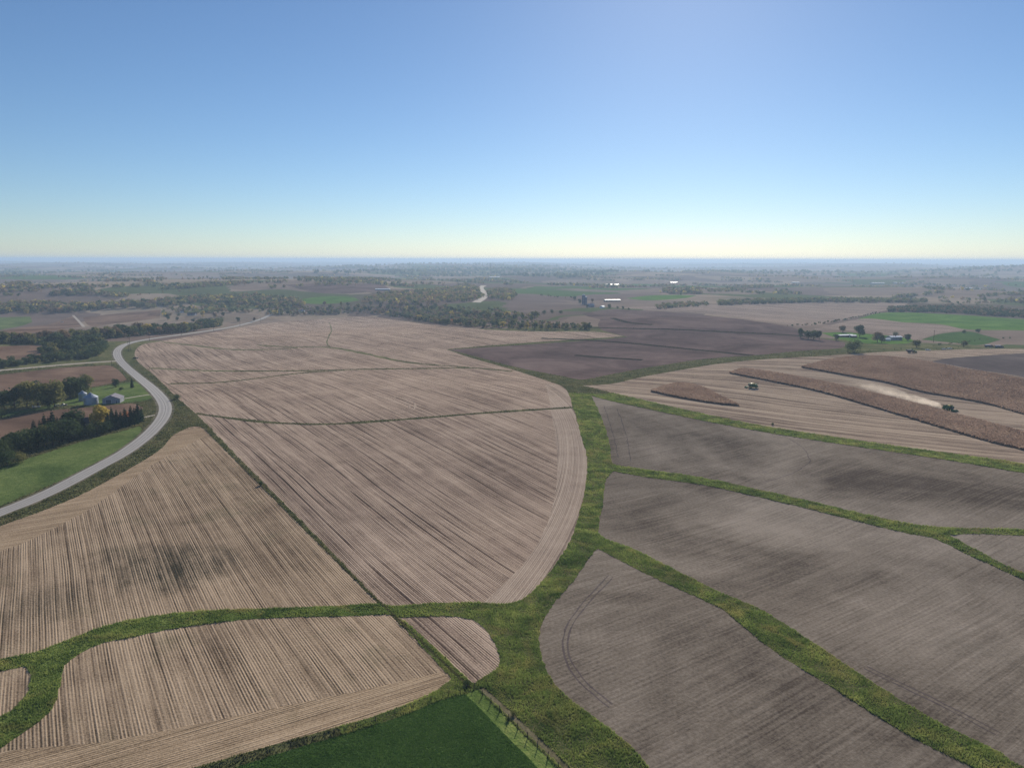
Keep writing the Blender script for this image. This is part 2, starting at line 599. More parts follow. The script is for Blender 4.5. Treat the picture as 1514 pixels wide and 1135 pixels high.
def empty(name, px=None, py=None, rotz=0.0, xy=None, dz=0.0):
    x, y = at(px, py) if xy is None else xy
    o = bpy.data.objects.new(name, None)
    COL.objects.link(o)
    o.empty_display_size = .5
    o.location = (x, y, hz(x, y) + dz)
    o.rotation_euler = (0, 0, rotz)
    return o


def copy_tree(o, parent=None):
    c = o.copy()
    COL.objects.link(c)
    c.parent = parent
    for ch in list(o.children):
        copy_tree(ch, c)
    return c


# ------------------------------------------------------------------ land cover (outlines traced on the land)
exec_regions = []          # (name, world outline, material key, label)


def ragged(w, amt=.14):
    r = np.hypot(w[:, 0], w[:, 1])
    k = r < 700
    w = w.copy()
    w[k] += RNG.normal(0, 1, (k.sum(), 2)) * (amt * np.clip(r[k] / 220, .7, 2.0))[:, None]
    return w


def region(name, key, label, pts=None, world=None, step=3.5):
    w = ragged(outline(pts, step)) if world is None else np.array(world)
    exec_regions.append((name, w, key, label))


th = np.linspace(0, 2 * math.pi, 90, endpoint=False)
region('rough_grassland', 'rough', 'rough autumn grassland verges and creek banks between the fields', world=np.stack([1120 * np.sin(th), 1120 * np.cos(th)], 1))

# --- far and middle fields, left
region('brown_field', 'soy', 'brown field wedge beyond the creek trees beside a farm lane', [(122, 469), (160, 465), (200, 461), (238, 458), (236, 470), (200, 475), (172, 478), (134, 482)])
region('brown_field', 'soy', 'brown field left of the narrow grassy farm lane', [(-40, 496), (0, 490), (33, 484), (73, 479), (93, 472), (110, 467), (121, 483), (100, 485), (80, 488), (0, 497), (-40, 502)])
region('pasture', 'hay', 'pale green pasture between two creek tree belts', [(-40, 468), (0, 469), (45, 468), (48, 476), (30, 482), (0, 487), (-40, 492)])
region('brown_field', 'soy', 'reddish brown field boxed in by dark hedgerows', [(-60, 515), (0, 512), (60, 509), (108, 507), (110, 512), (75, 522), (50, 529), (0, 538), (-60, 545)])
region('soybean_field', 'soy', 'brown soybean field between the side road and farm trees', [(-60, 562), (0, 554), (60, 547), (100, 543), (140, 541), (160, 540), (172, 545), (181, 553), (188, 562), (165, 567), (140, 571), (100, 577), (40, 583), (0, 588), (-60, 592)])
region('farm_lawn', 'hay', 'mown green farmyard lawn around the grain bins', [(-40, 618), (0, 612), (40, 605), (85, 596), (110, 586), (122, 577), (145, 572), (165, 569), (192, 565), (206, 566), (224, 583), (226, 588), (212, 593), (188, 595), (150, 600), (110, 599), (70, 604), (30, 611), (0, 617)])
region('soybean_field', 'soy', 'brown soybean strip between the farmyard and the conifer windbreak', [(-60, 628), (0, 620), (40, 612), (90, 605), (130, 602), (180, 597), (200, 597), (211, 602), (206, 610), (190, 616), (150, 621), (100, 634), (50, 648), (0, 660), (-60, 675)])
region('pasture', 'hay', 'green hillside pasture between windbreak and curving road', [(-60, 712), (0, 690), (60, 672), (100, 659), (150, 645), (190, 635), (206, 630), (211, 637), (180, 662), (140, 684), (90, 710), (40, 731), (0, 748), (-60, 770)])

# --- near fields
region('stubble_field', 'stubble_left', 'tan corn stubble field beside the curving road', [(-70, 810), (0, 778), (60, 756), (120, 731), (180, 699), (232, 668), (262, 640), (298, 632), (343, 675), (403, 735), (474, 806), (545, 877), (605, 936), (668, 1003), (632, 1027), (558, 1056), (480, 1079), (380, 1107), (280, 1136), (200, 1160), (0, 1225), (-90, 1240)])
region('stubble_headland', 'stubble_head', 'tan corn stubble end rows along the roadside ditch', [(-70, 810), (0, 778), (60, 756), (120, 731), (180, 699), (232, 668), (262, 640), (297, 633), (306, 643), (270, 662), (220, 690), (150, 740), (110, 765), (40, 800), (0, 815), (-70, 850)])
region('stubble_headland', 'stubble_head', 'tan corn stubble end rows above the dark green crop', [(664, 1003), (632, 1027), (558, 1056), (480, 1079), (380, 1107), (280, 1136), (200, 1160), (0, 1225), (-90, 1240), (-90, 1150), (0, 1112), (150, 1096), (300, 1068), (450, 1037), (560, 1014), (640, 996), (655, 994)])
region('grass_waterway', 'grass', 'green grass waterway curving through the tan stubble', [(-60, 990), (0, 974), (50, 964), (110, 941), (170, 921), (240, 908), (330, 901), (420, 898), (500, 895), (562, 893), (577, 908), (500, 911), (430, 912), (360, 916), (300, 923), (240, 932), (190, 943), (150, 951), (115, 968), (95, 985), (90, 1010), (80, 1043), (60, 1064), (35, 1082), (0, 1106), (-60, 1140), (-60, 1090), (0, 1059), (22, 1046), (40, 1022), (45, 998), (38, 984), (0, 992), (-60, 1006)])
region('green_crop_field', 'green', 'dark green crop field in front of the stubble', [(690, 1026), (650, 1036), (600, 1056), (540, 1076), (430, 1108), (330, 1140), (200, 1180), (60, 1240), (300, 1400), (900, 1300), (815, 1150), (790, 1124), (755, 1088), (722, 1053), (706, 1034)])
region('stubble_field', 'stubble', 'large corn stubble field crossed by grassy terraces', [(199, 524), (203, 514), (215, 508), (240, 504), (300, 494), (345, 486), (400, 477), (470, 472), (540, 468), (600, 475), (660, 483), (740, 488), (800, 490), (860, 490), (895, 492), (922, 497), (880, 500), (800, 505), (720, 511), (660, 516.5), (700, 530), (760, 547), (812, 564), (836, 575), (848, 605), (858, 640), (868, 680), (865, 720), (856, 760), (842, 800), (815, 842), (782, 878), (755, 891), (700, 890), (640, 891), (569, 893), (532, 858), (493, 818), (443, 767), (393, 717), (343, 666), (294, 616), (256, 582), (225, 552), (205, 536)])
region('stubble_headland', 'stubble_side', 'pale corn stubble edge rows hugging the grass waterway', [(806, 566), (836, 575), (848, 605), (858, 640), (868, 680), (865, 720), (856, 760), (842, 800), (815, 842), (782, 878), (755, 891), (715, 891), (745, 862), (778, 828), (802, 790), (818, 745), (824, 700), (822, 655), (816, 615), (812, 590)])
region('stubble_plot', 'stubble', 'small corn stubble corner plot enclosed by grass', [(588, 913), (640, 911), (685, 913), (712, 925), (730, 948), (739, 974), (734, 989), (714, 1001), (701, 1010), (692, 1003), (640, 955), (606, 924)])
region('tilled_field', 'soil', 'bare tilled field under the right-hand fence strip', [(874, 585), (900, 592), (960, 605), (1040, 622), (1120, 637), (1200, 650), (1300, 665), (1400, 680), (1514, 699), (1620, 715), (1620, 800), (1514, 783), (1420, 780), (1352, 775), (1280, 760), (1200, 741), (1120, 723), (1040, 706), (960, 695), (908, 686), (904, 678), (899, 645), (886, 610)])
region('tilled_field', 'soil', 'bare tilled field between the two diagonal grass strips', [(905, 696), (960, 706), (1040, 717), (1110, 732), (1190, 751), (1270, 771), (1340, 788), (1383, 797), (1440, 824), (1514, 857), (1640, 910), (1700, 1250), (1560, 1160), (1492, 1122), (1480, 1112), (1400, 1073), (1330, 1033), (1260, 988), (1200, 948), (1130, 903), (1092, 886), (1060, 873), (1000, 843), (940, 813), (890, 793), (886, 775), (891, 745), (894, 716)])
region('tilled_field', 'soil', 'bare tilled wedge where the grass strips fork', [(1404, 791), (1440, 789), (1514, 792), (1640, 800), (1640, 890), (1514, 847), (1450, 816)])
region('tilled_field', 'soil', 'bare tilled field with rounded corner beside the waterway', [(884, 811), (920, 830), (980, 860), (1040, 887), (1070, 902), (1100, 927), (1150, 966), (1230, 1016), (1300, 1061), (1370, 1101), (1450, 1140), (1500, 1165), (1620, 1300), (1100, 1300), (965, 1140), (932, 1102), (882, 1062), (847, 1037), (822, 1012), (806, 986), (798, 955), (800, 925), (820, 891), (850, 856), (870, 826)])

# --- right side
region('tilled_field', 'soil_far', 'purplish brown tilled field sloping up to distant farm', [(664, 517), (740, 512), (880, 502.5), (928, 498), (890, 488), (884, 480), (888, 472), (870, 468), (860, 464), (880, 460), (905, 457), (930, 458), (1000, 462), (1080, 470), (1150, 480), (1178, 486), (1200, 497), (1250, 506), (1246, 514), (1180, 519), (1120, 525), (1040, 531), (960, 543), (900, 554), (862, 561), (830, 556), (760, 542), (700, 526)])
region('stubble_field', 'stubble_right', 'pale harvested cornfield where the combines work', [(862, 570), (905, 567), (950, 557), (1000, 548), (1060, 538), (1130, 531), (1200, 527), (1260, 523), (1320, 519.5), (1380, 518), (1440, 516), (1514, 516), (1620, 520), (1620, 703), (1514, 685), (1400, 669.5), (1300, 655.5), (1200, 640.5), (1100, 624), (1000, 602.5), (920, 584)])

# --- standing corn (ground under it; the plants come later)
CORN = [('block of standing brown corn beyond the combine swath', [(1184, 543), (1235, 531), (1295, 527), (1355, 533), (1410, 543), (1514, 562), (1640, 588), (1640, 650), (1514, 613), (1461, 598), (1410, 588), (1360, 579), (1310, 566), (1260, 557), (1222, 550)]),
        ('long strip of standing brown corn between combine and grass strip', [(1078, 552), (1102, 546), (1180, 558), (1240, 570), (1315, 588), (1395, 609), (1450, 623), (1514, 641), (1640, 682), (1640, 700), (1514, 666), (1450, 650), (1360, 623), (1270, 596), (1210, 579), (1150, 566)]),
        ('small leftover wedge of standing brown corn', [(961, 579), (988, 570), (1010, 567.5), (1040, 574), (1060, 584), (1094, 600), (1060, 597), (1010, 589)])]
CORN_W = []
for lab, pl in CORN:
    CORN_W.append(outline(pl, 5.0))
    region('corn_ground', 'soy', 'brown ground under the ' + lab, world=CORN_W[-1])
region('dark_field', 'soil_dark', 'dark ploughed field behind the standing corn', [(1372, 535), (1400, 530), (1435, 527), (1514, 522), (1620, 518), (1620, 582), (1514, 557), (1448, 547), (1400, 539)])
region('farm_lawn', 'bright', 'bright green lawn around the valley farmstead', [(1214, 492), (1245, 491), (1290, 494), (1340, 499), (1352, 504), (1340, 507.5), (1290, 508), (1250, 503)])
region('hay_field', 'bright', 'bright green hay field below the tree plantation', [(1268, 471), (1310, 462), (1400, 464.5), (1514, 472), (1600, 477), (1600, 494), (1514, 488.5), (1433, 487), (1387, 479), (1314, 475.5)])
region('hay_field', 'green', 'darker green field beside the valley farmstead', [(1362, 502), (1393, 493), (1433, 490), (1450, 494), (1480, 502), (1448, 510), (1413, 507)])
region('stubble_field', 'stubble_far', 'greyish stubble field behind the valley farmstead', [(1200, 487), (1262, 473), (1290, 471), (1340, 477), (1400, 482), (1428, 488), (1390, 492), (1352, 501), (1300, 491.5), (1240, 488)])
region('stubble_field', 'stubble_far', 'pale stubble hillside below the far tree belt', [(905, 455), (1000, 452), (1100, 449), (1200, 446.5), (1330, 446), (1345, 451), (1310, 459), (1262, 470.5), (1190, 482), (1150, 478), (1080, 468), (1000, 460)])
region('hay_field', 'bright', 'green field patch among far stubble', [(925, 441), (960, 437), (1000, 436), (1030, 437), (1010, 441), (960, 444)])
region('hay_field', 'bright', 'pale green meadow behind the creek trees', [(440, 443), (480, 438), (520, 439), (532, 444), (500, 448), (460, 449)])
region('tilled_field', 'soil_far', 'pinkish bare field before the far woods', [(420, 421), (480, 419), (560, 420), (575, 426), (530, 433), (470, 433)])

# --- terraces and grass lines
TERR = [([(288, 611), (340, 618), (400, 624.5), (480, 627), (560, 622.5), (640, 616.5), (720, 610), (800, 605), (850, 602)], 4.0),
        ([(222, 544), (280, 547), (350, 548.5), (450, 548), (530, 546), (640, 544.5), (700, 544), (757, 549)], 6.0),
        ([(250, 567), (300, 566.5), (340, 564), (390, 558), (450, 551), (510, 547.5)], 5.5),
        ([(380, 510), (430, 513), (488, 513.5), (541, 523), (606, 536), (694, 543)], 6.5),
        ([(487, 477), (492, 488), (490, 496), (479, 506), (488, 513)], 1.6),
        ([(240, 505.5), (290, 511), (340, 516.5), (400, 516.5), (440, 514)], 6.5)]
for ln, wd in TERR:
    L = world_line(ln, 5, 10)
    region('grass_terrace', 'terrace', 'thin grassy terrace line across the large stubble field', world=ribbon(L, wd * RNG.uniform(.6, 1.5, len(L))))
for ln, kk in (([(560, 586), (596, 588), (612, 594), (616, 602), (606, 608), (585, 611)], 'stubble_side'), ([(566, 590), (594, 592), (606, 597), (606, 603), (590, 606)], 'stubble_side'),
               ):
    region('wheel_track', kk, 'pale machinery track curving across the corn stubble', world=ribbon(world_line(ln, 3, 4), RNG.uniform(.6, 1.6, len(world_line(ln, 3, 4)))))
for ln in ([(1278, 988), (1330, 1013), (1400, 1047), (1475, 1087)], [(1283, 985), (1335, 1010), (1405, 1044), (1480, 1083)], [(893, 600), (906, 640), (914, 676)], [(912, 604), (925, 640), (933, 682)],
           [(1150, 640), (1185, 660), (1200, 682), (1170, 700), (1130, 712)], [(900, 850), (850, 905), (832, 950), (850, 1000), (900, 1045)], [(906, 853), (857, 907), (839, 950), (857, 997), (906, 1041)]):
    L_ = ragged(world_line(ln, 3, 3), .1)
    region('wheel_track', 'soil_dark', 'dark tractor wheel track pressed into the tilled soil', world=ribbon(L_, RNG.uniform(.3, .7, len(L_))))
for ln in ([(875, 484.5), (960, 486), (1000, 487), (1060, 490), (1145, 494), (1190, 497)], [(800, 500), (880, 503.5), (950, 509), (1000, 514), (1060, 520), (1110, 525)],
           [(905, 470), (930, 477), (965, 480)], [(850, 525), (900, 529), (950, 532)]):
    region('field_ditch', 'ditch', 'dark ditch line across the purplish tilled field', world=ribbon(world_line(ln, 5, 12), 11.0))
region('fence_row', 'rough', 'weedy fence row dividing the two near stubble fields', world=ribbon(world_line([(297, 628), (385, 716), (470, 801), (560, 889), (640, 965), (697, 1018)], 6, 5), RNG.uniform(.5, 1.2, 1000)[:len(world_line([(297, 628), (385, 716), (470, 801), (560, 889), (640, 965), (697, 1018)], 6, 5))]))

region('fence_margin', 'grass', 'mown grass margin between the green crop and the wire fence', world=ribbon(world_line([(697, 1022), (722, 1046), (758, 1083), (786, 1110), (812, 1137), (846, 1170)], 4, 3), 3.6))
region('fence_path', 'dead', 'strip of dead grass running along the foreground wire fence', world=ribbon(world_line([(712, 1017), (742, 1044), (780, 1080), (810, 1108), (838, 1136), (872, 1166)], 4, 3), 1.5))
# --- roads
ROAD = world_line([(-70, 786), (0, 757), (32, 745), (80, 724), (139, 693), (183, 669), (218, 643), (239, 620), (245, 604), (241, 592), (226, 575), (203, 556), (184, 540), (174.5, 529), (172, 520), (181, 511), (200, 505), (232, 499.5), (280, 493), (330, 485.5), (365, 478), (390, 470), (402, 464)], 4, 6)
SIDE = world_line([(174, 533.5), (140, 535.5), (100, 538.5), (50, 543), (0, 547.5), (-70, 554)], 4, 6)
FARR = world_line([(704, 447), (712, 442), (718, 437), (713, 430), (709, 425), (716, 422)], 2, 20)
region('field_track', 'gravel', 'pale dirt track along the standing corn', world=ribbon(world_line([(1300, 525), (1350, 531), (1400, 539), (1448, 548), (1514, 561), (1600, 578)], 5, 12), 3.5))
region('driveway', 'gravel', 'gravel driveway from the curving road to the shed', world=ribbon(world_line([(222, 583), (205, 585.5), (184, 589)], 4, 5), 3.6))
region('driveway', 'gravel', 'short gravel driveway at the windbreak end', world=ribbon(world_line([(236, 612), (224, 614), (212, 617)], 4, 5), 3.4))
region('farm_lane', 'gravel', 'narrow farm lane between two brown fields', world=ribbon(world_line([(108, 466), (113, 471), (119, 477), (124, 483)], 3, 10), 5))
region('road_shoulder', 'verge', 'dull gravel and grass shoulders of the curving road', world=ribbon(ROAD, 11.6))
region('side_road', 'gravel', 'light gravel side road meeting the curve', world=ribbon(SIDE, 7.0))
region('far_road', 'gravel', 'pale distant road winding through the woods', world=ribbon(FARR, 22.0))
region('road', 'road', 'grey concrete two-lane road curving through fields', world=ribbon(ROAD, 8.4))
rt = np.gradient(ROAD, axis=0)
rt /= np.hypot(rt[:, 0], rt[:, 1])[:, None]
rn = np.stack([-rt[:, 1], rt[:, 0]], 1)
for off, wd, key, lab in [(0, .35, 'tar', 'dark centre joint of the concrete road'), (-2.0, 1.5, 'road_worn', 'worn darker wheel path of the outer lane'), (2.0, 1.5, 'road_worn', 'worn darker wheel path of the inner lane')]:
    region('wheel_path' if wd > 1 else 'centre_joint', key, lab, world=ribbon(ROAD + rn * off, wd))

# --- one conforming triangulation of the whole land
pts = []
rings = []
r_ = 14.0
while r_ < 52000:
    rings.append(r_)
    r_ = r_ * (1.034 if r_ > 90 else 1.15) + .2
for i, rr in enumerate(rings):
    fine = np.arange(-44, 44.01, .55)
    coarse = np.arange(50, 310, 8.0)
    a = np.radians(np.concatenate([fine, coarse]) + (.27 if i % 2 else 0))
    pts.append(np.stack([rr * np.sin(a), rr * np.cos(a)], 1))
P = np.concatenate(pts)
P = P + RNG.normal(0, 1, P.shape) * (np.hypot(P[:, 0], P[:, 1])[:, None] * .0015)
allv = [Vector((0.0, 0.0))] + [Vector(p) for p in P]
edges = []
for name, poly, key, label in exec_regions:
    b = len(allv)
    n = len(poly)
    allv += [Vector(p) for p in poly]
    edges += [(b + i, b + (i + 1) % n) for i in range(n)]
cv, ce, cf, _, _, _ = delaunay_2d_cdt(allv, edges, [], 0, 1e-3)
CV = np.array([(v.x, v.y) for v in cv])
CF = np.array([f for f in cf if len(f) == 3], np.int32)
CZ = height(CV[:, 0], CV[:, 1])
V3 = np.column_stack([CV, CZ])


def inside(poly, q):
    x, y = q[:, 0], q[:, 1]
    res = np.zeros(len(q), bool)
    bb = (x >= poly[:, 0].min()) & (x <= poly[:, 0].max()) & (y >= poly[:, 1].min()) & (y <= poly[:, 1].max())
    idx = np.nonzero(bb)[0]
    if not len(idx):
        return res
    xs, ys = x[idx], y[idx]
    c = np.zeros(len(idx), bool)
    p1 = poly
    p2 = np.roll(poly, -1, 0)
    for (ax, ay), (bx, by) in zip(p1, p2):
        if ay == by:
            continue
        k = (ay > ys) != (by > ys)
        c ^= k & (xs < (bx - ax) * (ys - ay) / (by - ay) + ax)
    res[idx] = c
    return res


cen = CV[CF].mean(1)
owner = np.full(len(CF), -1)
for i, (name, poly, key, label) in enumerate(exec_regions):
    owner[inside(poly, cen)] = i
# orientation
a_, b_, c_ = CV[CF[:, 0]], CV[CF[:, 1]], CV[CF[:, 2]]
cr = (b_[:, 0] - a_[:, 0]) * (c_[:, 1] - a_[:, 1]) - (b_[:, 1] - a_[:, 1]) * (c_[:, 0] - a_[:, 0])
CF[cr < 0] = CF[cr < 0][:, ::-1]
area = np.abs(cr) * .5


def land_piece(name, mask, mat, label):
    f = CF[mask]
    if not len(f):
        return None
    u, inv = np.unique(f.ravel(), return_inverse=True)
    me = np_mesh(name, V3[u], inv.reshape(-1, 3), mat, True)
    return tag(link(name, me), label, 'land', None, 'structure')


land_piece('ground', owner < 0, M['mosaic'], 'rolling distant farmland reaching the hazy horizon')
for i, (name, poly, key, label) in enumerate(exec_regions):
    o = land_piece(name, owner == i, M[key], label)
    if o and 'road' in name or name in ('driveway', 'farm_lane', 'field_track'):
        if o:
            o['category'] = 'road'

# ------------------------------------------------------------------ haze
gz = G('haze_air')
pv = gz.n('VolumePrincipled')
pv.inputs['Color'].default_value = (.50, .68, .92, 1)
pv.inputs['Density'].default_value = 1.05e-4
pv.inputs['Anisotropy'].default_value = 0.2
gz.t.links.new(pv.outputs[0], gz.out.inputs['Volume'])
HB = 54000.0
MAST_H = 110.0
HAZE_TOP = max(CAM_Z, float(V3[:, 2].max()) + 30.0, hz(*at(680.5, 397)) + MAST_H) + 6.0
hb = MB().box(-HB, HB, -HB, HB, float(V3[:, 2].min()) - 1.0, HAZE_TOP).build('haze', gz.m)
tag(hb, 'thin blue autumn haze filling the air over the farmland', 'haze', None, 'stuff')

# ------------------------------------------------------------------ trees
LEAF = {
    'dark green': mat_leaf('leaf_dark_green', [(0.044, 0.074, 0.037), (0.070, 0.103, 0.047), (0.100, 0.130, 0.053)], .4),
    'olive green': mat_leaf('leaf_olive', [(0.117, 0.133, 0.053), (0.175, 0.181, 0.070), (0.233, 0.217, 0.083)], .45),
    'brown': mat_leaf('leaf_brown', [(0.167, 0.120, 0.075), (0.225, 0.163, 0.100), (0.283, 0.200, 0.117)], .4),
    'golden': mat_leaf('leaf_gold', [(0.333, 0.259, 0.075), (0.451, 0.350, 0.092), (0.500, 0.416, 0.108)], .5),
    'rust red': mat_leaf('leaf_rust', [(0.367, 0.167, 0.083), (0.500, 0.217, 0.092)], .45),
    'conifer': mat_leaf('needle', [(0.020, 0.043, 0.026), (0.032, 0.061, 0.032), (0.046, 0.072, 0.036)], .15),
}
M['bark'] = mat_plain('bark', (.06, .05, .042), .95, .4, 6.0, .1)


def quads_from(c, nrm, size, rng, stretch=1.0, up_bias=None):
    n = len(c)
    nrm = nrm / np.maximum(np.linalg.norm(nrm, axis=1), 1e-6)[:, None]
    a = np.cross(nrm, rng.normal(0, 1, (n, 3)) if up_bias is None else up_bias)
    a /= np.maximum(np.linalg.norm(a, axis=1), 1e-6)[:, None]
    b = np.cross(nrm, a)
    s = (size * rng.uniform(.6, 1.4, n))[:, None]
    k = [c + a * s * rng.uniform(.6, 1.2, (n, 1)) * stretch + b * s * rng.uniform(-.4, .4, (n, 1)),
         c + b * s * rng.uniform(.6, 1.2, (n, 1)) + a * s * rng.uniform(-.4, .4, (n, 1)),
         c - a * s * rng.uniform(.6, 1.2, (n, 1)) * stretch + b * s * rng.uniform(-.4, .4, (n, 1)),
         c - b * s * rng.uniform(.6, 1.2, (n, 1)) + a * s * rng.uniform(-.4, .4, (n, 1))]
    V = np.stack(k, 1).reshape(-1, 3)
    return V, np.arange(4 * n).reshape(-1, 4)


def crown_points(seed, nq, kind):
    rng = np.random.default_rng(seed)
    if kind == 'conifer':
        z = 1 - (1 - rng.random(nq) ** .8 * .98)
        z = .05 + .95 * (1 - np.sqrt(rng.random(nq)))
        layer = np.round(z * 11) / 11
        z = .35 * z + .65 * layer + rng.normal(0, .008, nq)
        z = np.clip(z, .05, .995)
        th_ = rng.uniform(0, 2 * math.pi, nq)
        rad = .235 * (1.02 - z) ** .82 * (.82 + .18 * np.sin(th_ * 5 + layer * 40)) * rng.random(nq) ** .3
        c = np.stack([rad * np.cos(th_), rad * np.sin(th_), z - rad * .18], 1)
        nr = np.stack([np.cos(th_) * .7, np.sin(th_) * .7, np.full(nq, .75)], 1) + rng.normal(0, .25, (nq, 3))
        return c, nr, rng
    nl = rng.integers(9, 15)
    wide = {'round': .43, 'tall': .30, 'bush': .62}[kind]
    zc = {'round': .50, 'tall': .52, 'bush': .44}[kind]
    zr = {'round': .46, 'tall': .48, 'bush': .44}[kind]
    L = []
    for i in range(nl):
        d = rng.normal(0, 1, 3)
        d /= np.linalg.norm(d)
        q = d * rng.random() ** .4 * np.array([wide * .72, wide * .72, zr * .72]) + np.array([0, 0, zc])
        L.append((q, rng.uniform(.42, .70) * wide))
    which = rng.integers(0, nl, nq)
    C = np.array([l[0] for l in L])[which]
    Rr = np.array([l[1] for l in L])[which]
    d = rng.normal(0, 1, (nq, 3))
    d[:, 2] += .25
    d /= np.linalg.norm(d, axis=1)[:, None]
    c = C + d * (Rr * rng.random(nq) ** .22)[:, None] * np.array([1, 1, .85])
    c[:, 2] = np.maximum(c[:, 2], .02 if kind == 'bush' else .035)
    nr = d + rng.normal(0, .45, (nq, 3))
    return c, nr, rng


def crown_mesh(seed, nq, size, kind, mat, name='crown'):
    c, nr, rng = crown_points(seed, nq, kind)
    V, Fq = quads_from(c, nr, np.full(nq, size), rng)
    return np_mesh(name, V, Fq, mat)


def trunk_mesh(seed, kind):
    rng = np.random.default_rng(seed)
    m = MB()
    if kind == 'conifer':
        m.tube((0, 0, -.03), (0, 0, .9), .018, .004, 6)
    elif kind == 'bush':
        for i in range(4):
            t = rng.uniform(0, 6.28)
            m.tube((.03 * math.cos(t), .03 * math.sin(t), -.03), (.2 * math.cos(t), .2 * math.sin(t), .45), .02, .008, 5)
    else:
        m.tube((0, 0, -.03), (.01, 0, .30), .030, .022, 7)
        m.tube((.01, 0, .30), (.0, .02, .78), .022, .006, 6)
        for i in range(5):
            t = i * 1.26 + rng.uniform(-.4, .4)
            z0 = rng.uniform(.22, .45)
            q = rng.uniform(.14, .24)
            m.tube((0, 0, z0), (q * math.cos(t), q * math.sin(t), z0 + rng.uniform(.16, .30)), .013, .004, 5)
    me = bpy.data.meshes.new('trunk')
    me.from_pydata(m.v, [], m.f)
    me.materials.append(M['bark'])
    me.update()
    return me


PROTO = {}


def proto(kind, colour, var, lod):
    k = (kind, colour, var, lod)
    if k not in PROTO:
        nq, size = {0: (1500, .034), 1: (560, .052)}[lod]
        if kind == 'conifer':
            nq, size = {0: (1700, .030), 1: (600, .05)}[lod]
        seed = 100 + var * 7 + {'round': 0, 'tall': 1000, 'bush': 2000, 'conifer': 3000}[kind]
        PROTO[k] = (crown_mesh(seed, nq, size, kind, LEAF[colour]), trunk_mesh(seed, kind))
    return PROTO[k]


NAMES = {'round': 'broadleaf_tree', 'tall': 'broadleaf_tree', 'bush': 'shrub', 'conifer': 'conifer_tree'}
CATS = {'round': 'tree', 'tall': 'tree', 'bush': 'shrub', 'conifer': 'tree'}


def tree(xy, h, kind, colour, label, group=None, lod=1, wide=1.0):
    cm, tm = proto(kind, colour, random.randrange(5), lod)
    o = empty(NAMES[kind], xy=xy, rotz=random.uniform(0, 6.28))
    w = h * wide * random.uniform(.9, 1.12)
    o.scale = (w, w, h)
    link('trunk', tm, o)
    link('crown', cm, o)
    return tag(o, label, CATS[kind], group)


def pick(wts):
    ks = list(wts)
    return random.choices(ks, [wts[k] for k in ks])[0]


def belt(line, count, hr, width, wts, where, kinds=('round', 'round', 'tall'), lod=1):
    L = world_line(line, 4, 4.0)
    d = np.concatenate([[0], np.cumsum(np.hypot(*np.diff(L, axis=0).T))])
    for i in range(count):
        t = (i + random.uniform(-.4, .4) + .5) / count * d[-1]
        x, y = np.interp(t, d, L[:, 0]), np.interp(t, d, L[:, 1])
        off = random.uniform(0, 1) ** 1.3 * width
        rr = math.hypot(x, y)
        x, y = x * (1 + off / rr), y * (1 + off / rr)
        c = pick(wts)
        h = random.uniform(*hr)
        k = random.choice(kinds)
        noun = {'bush': 'shrub', 'tall': 'narrow tree', 'round': 'spreading tree'}[k]
        sz = ('short', 'mid-height', 'tall')[min(2, int(3 * (h - hr[0]) / (hr[1] - hr[0])))]
        tree((x, y), h, k, c, f'{sz} {c} {noun} {where}', f'{sz} {c} {noun}s {where}', lod, 1.15)


MIXED = {'dark green': 5, 'olive green': 3, 'brown': 2.2, 'golden': .5}
belt([(-12, 509), (60, 509), (108, 507), (156, 502), (200, 496), (240, 494), (276, 491), (327, 482)], 96, (12, 19), 60, MIXED, 'in the creek belt just behind the main road')
belt([(-12, 546), (50, 538), (100, 534), (136, 529), (150, 520), (154, 512)], 52, (6, 10), 30, {'dark green': 1}, 'in the hedge along the side road', ('round', 'bush'))
belt([(60, 532), (100, 522), (120, 514), (150, 508)], 34, (9, 14), 70, {'dark green': 5, 'olive green': 1}, 'in the thicket behind the side road hedge')
belt([(-12, 465), (60, 464), (110, 462), (160, 458), (200, 456), (240, 453)], 52, (11, 17), 70, {'dark green': 3, 'olive green': 2.5, 'brown': 3, 'golden': 1, 'rust red': .25}, 'in the far creek wood beyond the brown fields')
belt([(395, 465), (440, 466), (470, 465.5), (505, 463.5), (540, 462.5), (580, 467), (620, 474), (660, 480), (720, 485), (780, 487.5), (830, 487.5), (878, 487)], 96, (7, 13), 45, {'dark green': 6, 'olive green': 2.5, 'brown': 1.5, 'golden': .5, 'rust red': .12}, 'in the belt backing the big stubble field')
belt([(400, 457), (480, 459), (560, 457), (640, 463), (700, 470), (760, 474), (800, 478)], 46, (9, 15), 110, MIXED, 'in the second row behind the big stubble field')
for x, y, h, k, c, lab in [
        (300, 468, 15, 'round', 'golden', 'big golden tree by the creekside houses'), (318, 469, 12, 'round', 'brown', 'brown tree beside the big golden tree'),
        (248, 473, 13, 'round', 'dark green', 'dark green tree at the corner of the brown field wedge'), (262, 474, 9, 'round', 'dark green', 'low dark tree in front of the creekside houses'),
        (330, 467, 11, 'round', 'dark green', 'dark green tree right of the brown tree by houses'), (286, 476, 9, 'round', 'dark green', 'dark rounded tree under the big golden tree'),
        (352, 476, 12, 'round', 'dark green', 'dark green tree standing alone by the road end'), (376, 475, 9, 'round', 'brown', 'bare brownish tree at the end of the road')]:
    tree(at(x, y), h, k, c, lab, None, 0)

